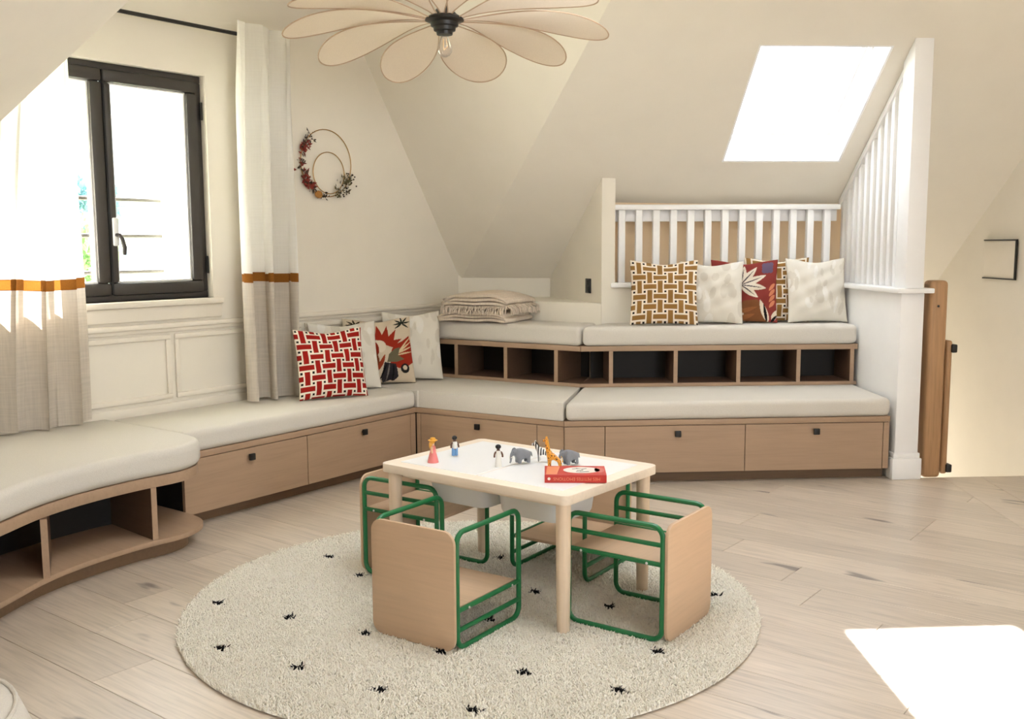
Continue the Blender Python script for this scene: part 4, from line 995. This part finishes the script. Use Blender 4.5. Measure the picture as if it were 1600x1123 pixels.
elephant('grey toy elephant standing next to the white-dressed figure', (-2.128, 2.790, ZT), FACE + R(26)).scale = (.84, .88, .98)
elephant('grey toy elephant behind the giraffe', (-1.975, 2.872, ZT), FACE + R(30)).scale = (.84, .88, .98)
def hoofed(label, name, loc, rz, m, mane_m, body_z, neck, leg_r, body_r, grp):
    t = thing(name, label, 'toy animal', loc, rz, grp)
    bz = body_z
    v = [(-.018, 0, bz), (0, 0, bz*.99), (.016, 0, bz*1.02)] + neck; n0 = len(v)
    e_ = [(0, 1), (1, 2)] + [(k, k+1) for k in range(2, n0-1)]; rd = [body_r, body_r*.95, body_r] + [body_r*.72, body_r*.5, body_r*.55, body_r*.34][:len(neck)]
    for (px_, src) in ((-.020, 0), (.017, 2)):
        for sy in (-1, 1):
            k = len(v); bend = -.003 if px_ < 0 else .001
            v += [(px_, sy*.006, bz*.68), (px_ + bend, sy*.0065, bz*.38), (px_, sy*.0065, .003)]; e_ += [(src, k), (k, k+1), (k+1, k+2)]; rd += [leg_r*1.5, leg_r, leg_r*1.05]
    skin('body', v, e_, rd, m, t, 2)
    hx, hy, hz = neck[-2]
    for sy in (-1, 1):
        MB().ball((hx - .002, sy*.0055, hz + .0065), (.0018, .0012, .0045), 8, 6, Matrix.Rotation(-sy*R(20), 3, 'X')).build('ear', m, t)
        MB().ball((hx + .004, sy*.0052, hz + .001), .001, 6, 4).build('eye', t_blk, t)
    q = MB(); a = Vector(neck[0]) ; c = Vector(neck[-2])
    pts = [Vector((.010, 0, bz + body_r))] + [Vector(p) + Vector((-.0065, 0, .003)) for p in neck[:-1]] + [c + Vector((0, 0, .007))]
    q.tube(pts, .0022, 6); q.build('mane', mane_m, t)
    MB().tube([(-.027, 0, bz + .003), (-.031, 0, bz - .006), (-.032, 0, bz - .018)], .0014, 6, taper=[1, .8, 1.6]).build('tail', mane_m, t)
    return t
zb = hoofed('black and white toy zebra beside the giraffe', 'toy_zebra', (-2.08, 2.855, ZT), FACE + R(-14), zebra_mat(), t_blk, .040, [(.024, 0, .052), (.030, 0, .064), (.034, 0, .069), (.046, 0, .062)], .0032, .0115, 'toy animals on the table')
gf = hoofed('orange spotted toy giraffe by the red book', 'toy_giraffe', (-1.985, 2.785, ZT), FACE + R(-25), giraffe_mat(), t_yel, .046, [(.023, 0, .066), (.028, 0, .086), (.031, 0, .103), (.044, 0, .097)], .0036, .0115, 'toy animals on the table')
for sy in (-1, 1): MB().tube([(.029, sy*.003, .107), (.029, sy*.004, .115)], .0012, 6, taper=[1, 1.4]).build('horn', t_yel, gf)

book_red = plain('book_red_cover', (196, 54, 46), 0.35, 0.02); book_wht = plain('book_print_white', (236, 226, 214), 0.45, 0.02); book_pages = plain('book_page_edge', (228, 216, 196), 0.8, 0.05, 90)
book_or = plain('book_print_orange', (224, 138, 100), 0.45, 0.02); book_pk = plain('book_print_rose', (206, 120, 112), 0.45, 0.02)
bkz = R(36); bk_ = thing('picture_book', 'red picture book with a white oval on its cover lying on the table corner', 'book', (-1.852, 2.72, ZT), bkz)
BW, BD, BT = .205, .135, .027
q = MB().box((0, 0, .001), (BW, BD, .002)).box((0, 0, BT-.001), (BW, BD, .002)).box((0, -BD/2+.0012, BT/2), (BW, .0024, BT-.004)); q.build('cover', book_red, bk_, bev=.0007, segs=1)
MB().box((0, .001, BT/2), (BW-.008, BD-.008, BT-.0044)).build('pages', book_pages, bk_)
def disc(cx, cy, rx, ry, z, n=28): return [(cx + rx*math.cos(2*math.pi*k/n), cy + ry*math.sin(2*math.pi*k/n)) for k in range(n)]
MB().prism(disc(.022, .004, .062, .046, 0), BT, BT+.0003).build('cover_oval', book_wht, bk_)
MB().prism(disc(.082, .005, .017, .038, 0), BT, BT+.0003).build('cover_art', book_pk, bk_)
MB().prism([(-.098, -.06), (-.062, -.06), (-.050, .055), (-.094, .055)], BT, BT+.0003).build('cover_art', book_or, bk_)
q = MB()
for (cx, cy, a, L) in ((.0, .022, .3, .022), (.012, .026, -.4, .018), (.03, .02, .5, .024), (.012, -.002, 0, .014), (.022, -.004, .8, .018), (.034, -.022, .2, .026), (.012, -.024, -.3, .022)):
    dx, dy = math.cos(a)*L/2, math.sin(a)*L/2; q.prism([(cx-dx+.002, cy-dy-.003), (cx+dx, cy+dy-.003), (cx+dx-.002, cy+dy+.003), (cx-dx, cy-dy+.003)], BT+.0003, BT+.0006)
q.build('cover_drawing', t_blk, bk_)
tc = bpy.data.curves.new('spine_title', 'FONT'); tc.body = 'MES PETITES ÉMOTIONS'; tc.size = .0145; tc.align_x = 'CENTER'; tc.align_y = 'CENTER'; tc.extrude = .0002
to = bpy.data.objects.new('spine_title_src', tc); col.objects.link(to); dg = bpy.context.evaluated_depsgraph_get()
tm = bpy.data.meshes.new_from_object(to.evaluated_get(dg)); bpy.data.objects.remove(to); tm.materials.clear(); tm.materials.append(book_or)
st = bpy.data.objects.new('spine_title', tm); col.objects.link(st); st.parent = bk_; st.location = (.004, -BD/2-.0003, BT/2); st.rotation_euler = (R(90), R(180), 0)
MB().lathe([(.005, 0), (.005, .0003)], 14, (-.088, -BD/2, BT/2), Matrix.Rotation(R(90), 3, 'X')).build('spine_logo', book_wht, bk_)

# ------------------------------------------------------------------ petal pendant
HUB = Vector((-2.778, 3.13, 2.14))
pd = thing('pendant_lamp', 'large flower-shaped pendant lamp with pale fabric petals and a bare bulb', 'lamp', tuple(HUB))
MB().lathe([(.012, .10), (.05, .055), (.078, .038), (.080, .030), (.058, .022), (.056, .008), (.046, .004), (.044, -.010), (.034, -.014), (.032, -.026), (.0, -.027)], 24).build('hub', M['black'], pd)
MB().lathe([(.012, 0), (.012, ZC - HUB.z - .10)], 12, (0, 0, .10)).build('stem', M['black'], pd)
MB().lathe([(.05, ZC-HUB.z-.03), (.05, ZC-HUB.z)], 20).build('ceiling_rose', M['black'], pd)
bl = MB().lathe([(.013, -.024), (.015, -.040), (.024, -.058), (.030, -.078), (.029, -.094), (.020, -.108), (.008, -.114), (.001, -.115)], 20).build('bulb', M['bulb'], pd); tag(bl, 'clear glass bulb')
fil = plain('filament_gold', (232, 190, 130), 0.4, 0.02)
MB().tube([(-.008, 0, -.04), (-.01, .004, -.075), (0, -.006, -.085), (.01, .004, -.075), (.008, 0, -.04)], .0018, 6).build('filament', fil, bl)
def petal(az, L, w, el, curve, twist, zoff=0.0):
    """az in degrees about the hub, el start elevation, curve: how much it bends down"""
    q = MB(); N_, W_ = 22, 8; rim = {0: [], 1: []}; tip = None
    twist = twist + 13*math.cos(R(az + 138))
    ca, sa_ = math.cos(R(az)), math.sin(R(az))
    rr, zz = .05, .03 + zoff; pts = []; FS = [math.sin(math.pi/2*i/N_) for i in range(N_+1)]
    for i in range(N_+1):
        f = FS[i]; e_ = R(el - curve*f); pts.append((rr, zz, e_)); st_ = (FS[min(i+1, N_)] - f)*L; rr += st_*math.cos(e_); zz += st_*math.sin(e_)
    for i in range(N_+1):
        f = FS[i]; hw = w*math.sqrt(max(0, 1 - ((f-.64)/.36)**2)) if f > .64 else w*(.06 + .94*math.sin(math.pi/2*f/.64)**1.35)
        hw = max(hw, .0006); r0, z0, e_ = pts[i]
        for j in range(W_+1):
            s = 2*j/W_ - 1; tw_ = R(twist)*f; side = s*hw; camb = .10*hw*(1-s*s)
            x = r0 - camb*math.sin(e_); z = z0 + camb*math.cos(e_) + side*math.sin(tw_); y_ = side*math.cos(tw_)
            p = Vector((ca*x - sa_*y_, sa_*x + ca*y_, z)); q.v.append(p)
            if j == 0: rim[0].append(p)
            if j == W_: rim[1].append(p)
    for i in range(N_):
        for j in range(W_): k = i*(W_+1)+j; q.f.append((k, k+1, k+W_+2, k+W_+1))
    ob = q.build('petal', M['petal'], pd, ang=80)
    MB().tube(rim[0] + rim[1][::-1][1:], .0028, 6).build('petal_rim', M['petal_rim'], ob)
for a in ((-170, .60, .115, 3, 30, 4), (158, .50, .115, -8, 26, 0), (112, .52, .145, -5, 28, 0), (74, .58, .125, 2, 28, 0), (46, .64, .115, 8, 26, 0), (12, .62, .11, 14, 26, -4),
          (-28, .46, .10, 26, 14, 0, .012), (-56, .48, .085, 26, 10, 0, .012), (-88, .56, .115, 22, 12, 0, .012), (-114, .60, .11, 13, 28, -6), (-142, .62, .105, 9, 30, 0)):
    petal(*a)

# ------------------------------------------------------------------ pouf at the lower left corner
pf = thing('pouf', 'round cream pouf just peeking into the lower left corner', 'pouf', (-2.215, .715, 0))
MB().lathe([(.01, .0), (.25, .0), (.285, .03), (.30, .12), (.295, .22), (.27, .285), (.235, .305), (.12, .318), (.01, .32)], 40).build('cover', M['cushion'], pf, ang=60)
MB().tube([(.262*math.cos(2*math.pi*k/40), .262*math.sin(2*math.pi*k/40), .294) for k in range(40)], .005, 8, closed=True).build('piping', M['cushion'], pf)

# ------------------------------------------------------------------ outside the window
grass = plain('lawn_grass', (190, 200, 160), 0.9, 0.1, 4); leaf1 = plain('shrub_leaf_blue_green', (104, 146, 148), 0.8, 0.15, 20); leaf2 = plain('pine_leaf_green', (140, 176, 112), 0.8, 0.15, 20)
ext_w = plain('house_render', (230, 226, 220), 0.9, 0.03, 4); ext_r = plain('house_slate_roof', (126, 142, 164), 0.8, 0.05, 6); bark = plain('bark', (90, 76, 60), 0.9, 0.2, 20)
struct(MB().box((-34, 14, -2.75), (58, 70, .1)).build('ground', grass, ang=0))
def shrub(label, loc, base_z, rads, m, seed, n, size, cat='shrub', name='shrub'):
    rs = random.Random(seed); t = thing(name, label, cat, (loc[0], loc[1], base_z))
    MB().tube([(0, 0, 0), (.03, .02, (loc[2]-base_z)*.6), (0, 0, loc[2]-base_z)], .07, 8, taper=[1, .8, .4]).build('trunk', bark, t)
    q = MB()
    for k in range(n):
        d = Vector((rs.gauss(0, 1), rs.gauss(0, 1), rs.gauss(0, 1))).normalized(); rr_ = rs.random()**.4
        c = Vector((d.x*rads[0]*rr_, d.y*rads[1]*rr_, loc[2]-base_z + d.z*rads[2]*rr_)); ax = (d + Vector((rs.gauss(0, .5), rs.gauss(0, .5), rs.gauss(0, .5)))).normalized(); sd = ax.cross(Vector((rs.gauss(0, 1), rs.gauss(0, 1), rs.gauss(0, 1)))).normalized(); L = size*rs.uniform(.6, 1.3); i = len(q.v)
        q.v += [c, c + ax*L*.5 + sd*L*.22, c + ax*L, c + ax*L*.5 - sd*L*.22]; q.f.append((i, i+1, i+2, i+3))
    o = q.build('foliage', m, t, ang=0); o['kind'] = 'stuff'; return t
shrub('blue-green bush seen through the left window sash', (-9.3, 5.16, 1.66), -2.7, (.4, .30, .26), leaf1, 3, 1800, .09)
shrub('light green pine seen through the left window sash below the bush', (-8.4, 4.58, 1.15), -2.7, (.35, .26, .36), leaf2, 4, 1500, .11, 'tree', 'pine_tree')
hs = thing('house', 'pale neighbouring house with a slate roof seen through the right sash', 'house', (-24, 15.0, -2.7))
MB().box((0, 0, 2.4), (6, 7, 4.8)).build('wall', ext_w, hs)
MB().slab([(-3.3, -3.8, 4.7), (3.3, -3.8, 4.7), (0, -3.8, 7.2)], (0, 7.6, 0)).build('roof', ext_r, hs)
for yy in (-2, .5, 2.4):
    w_ = MB().box((3.02, yy, 3.3), (.08, 1.1, 1.3)).build('window', M['white'], hs); MB().box((3.07, yy, 3.3), (.04, .9, 1.1)).build('pane', ext_r, w_)

for o in bpy.data.objects:
    if '_world' in o.keys(): del o['_world']; del o['_rz']
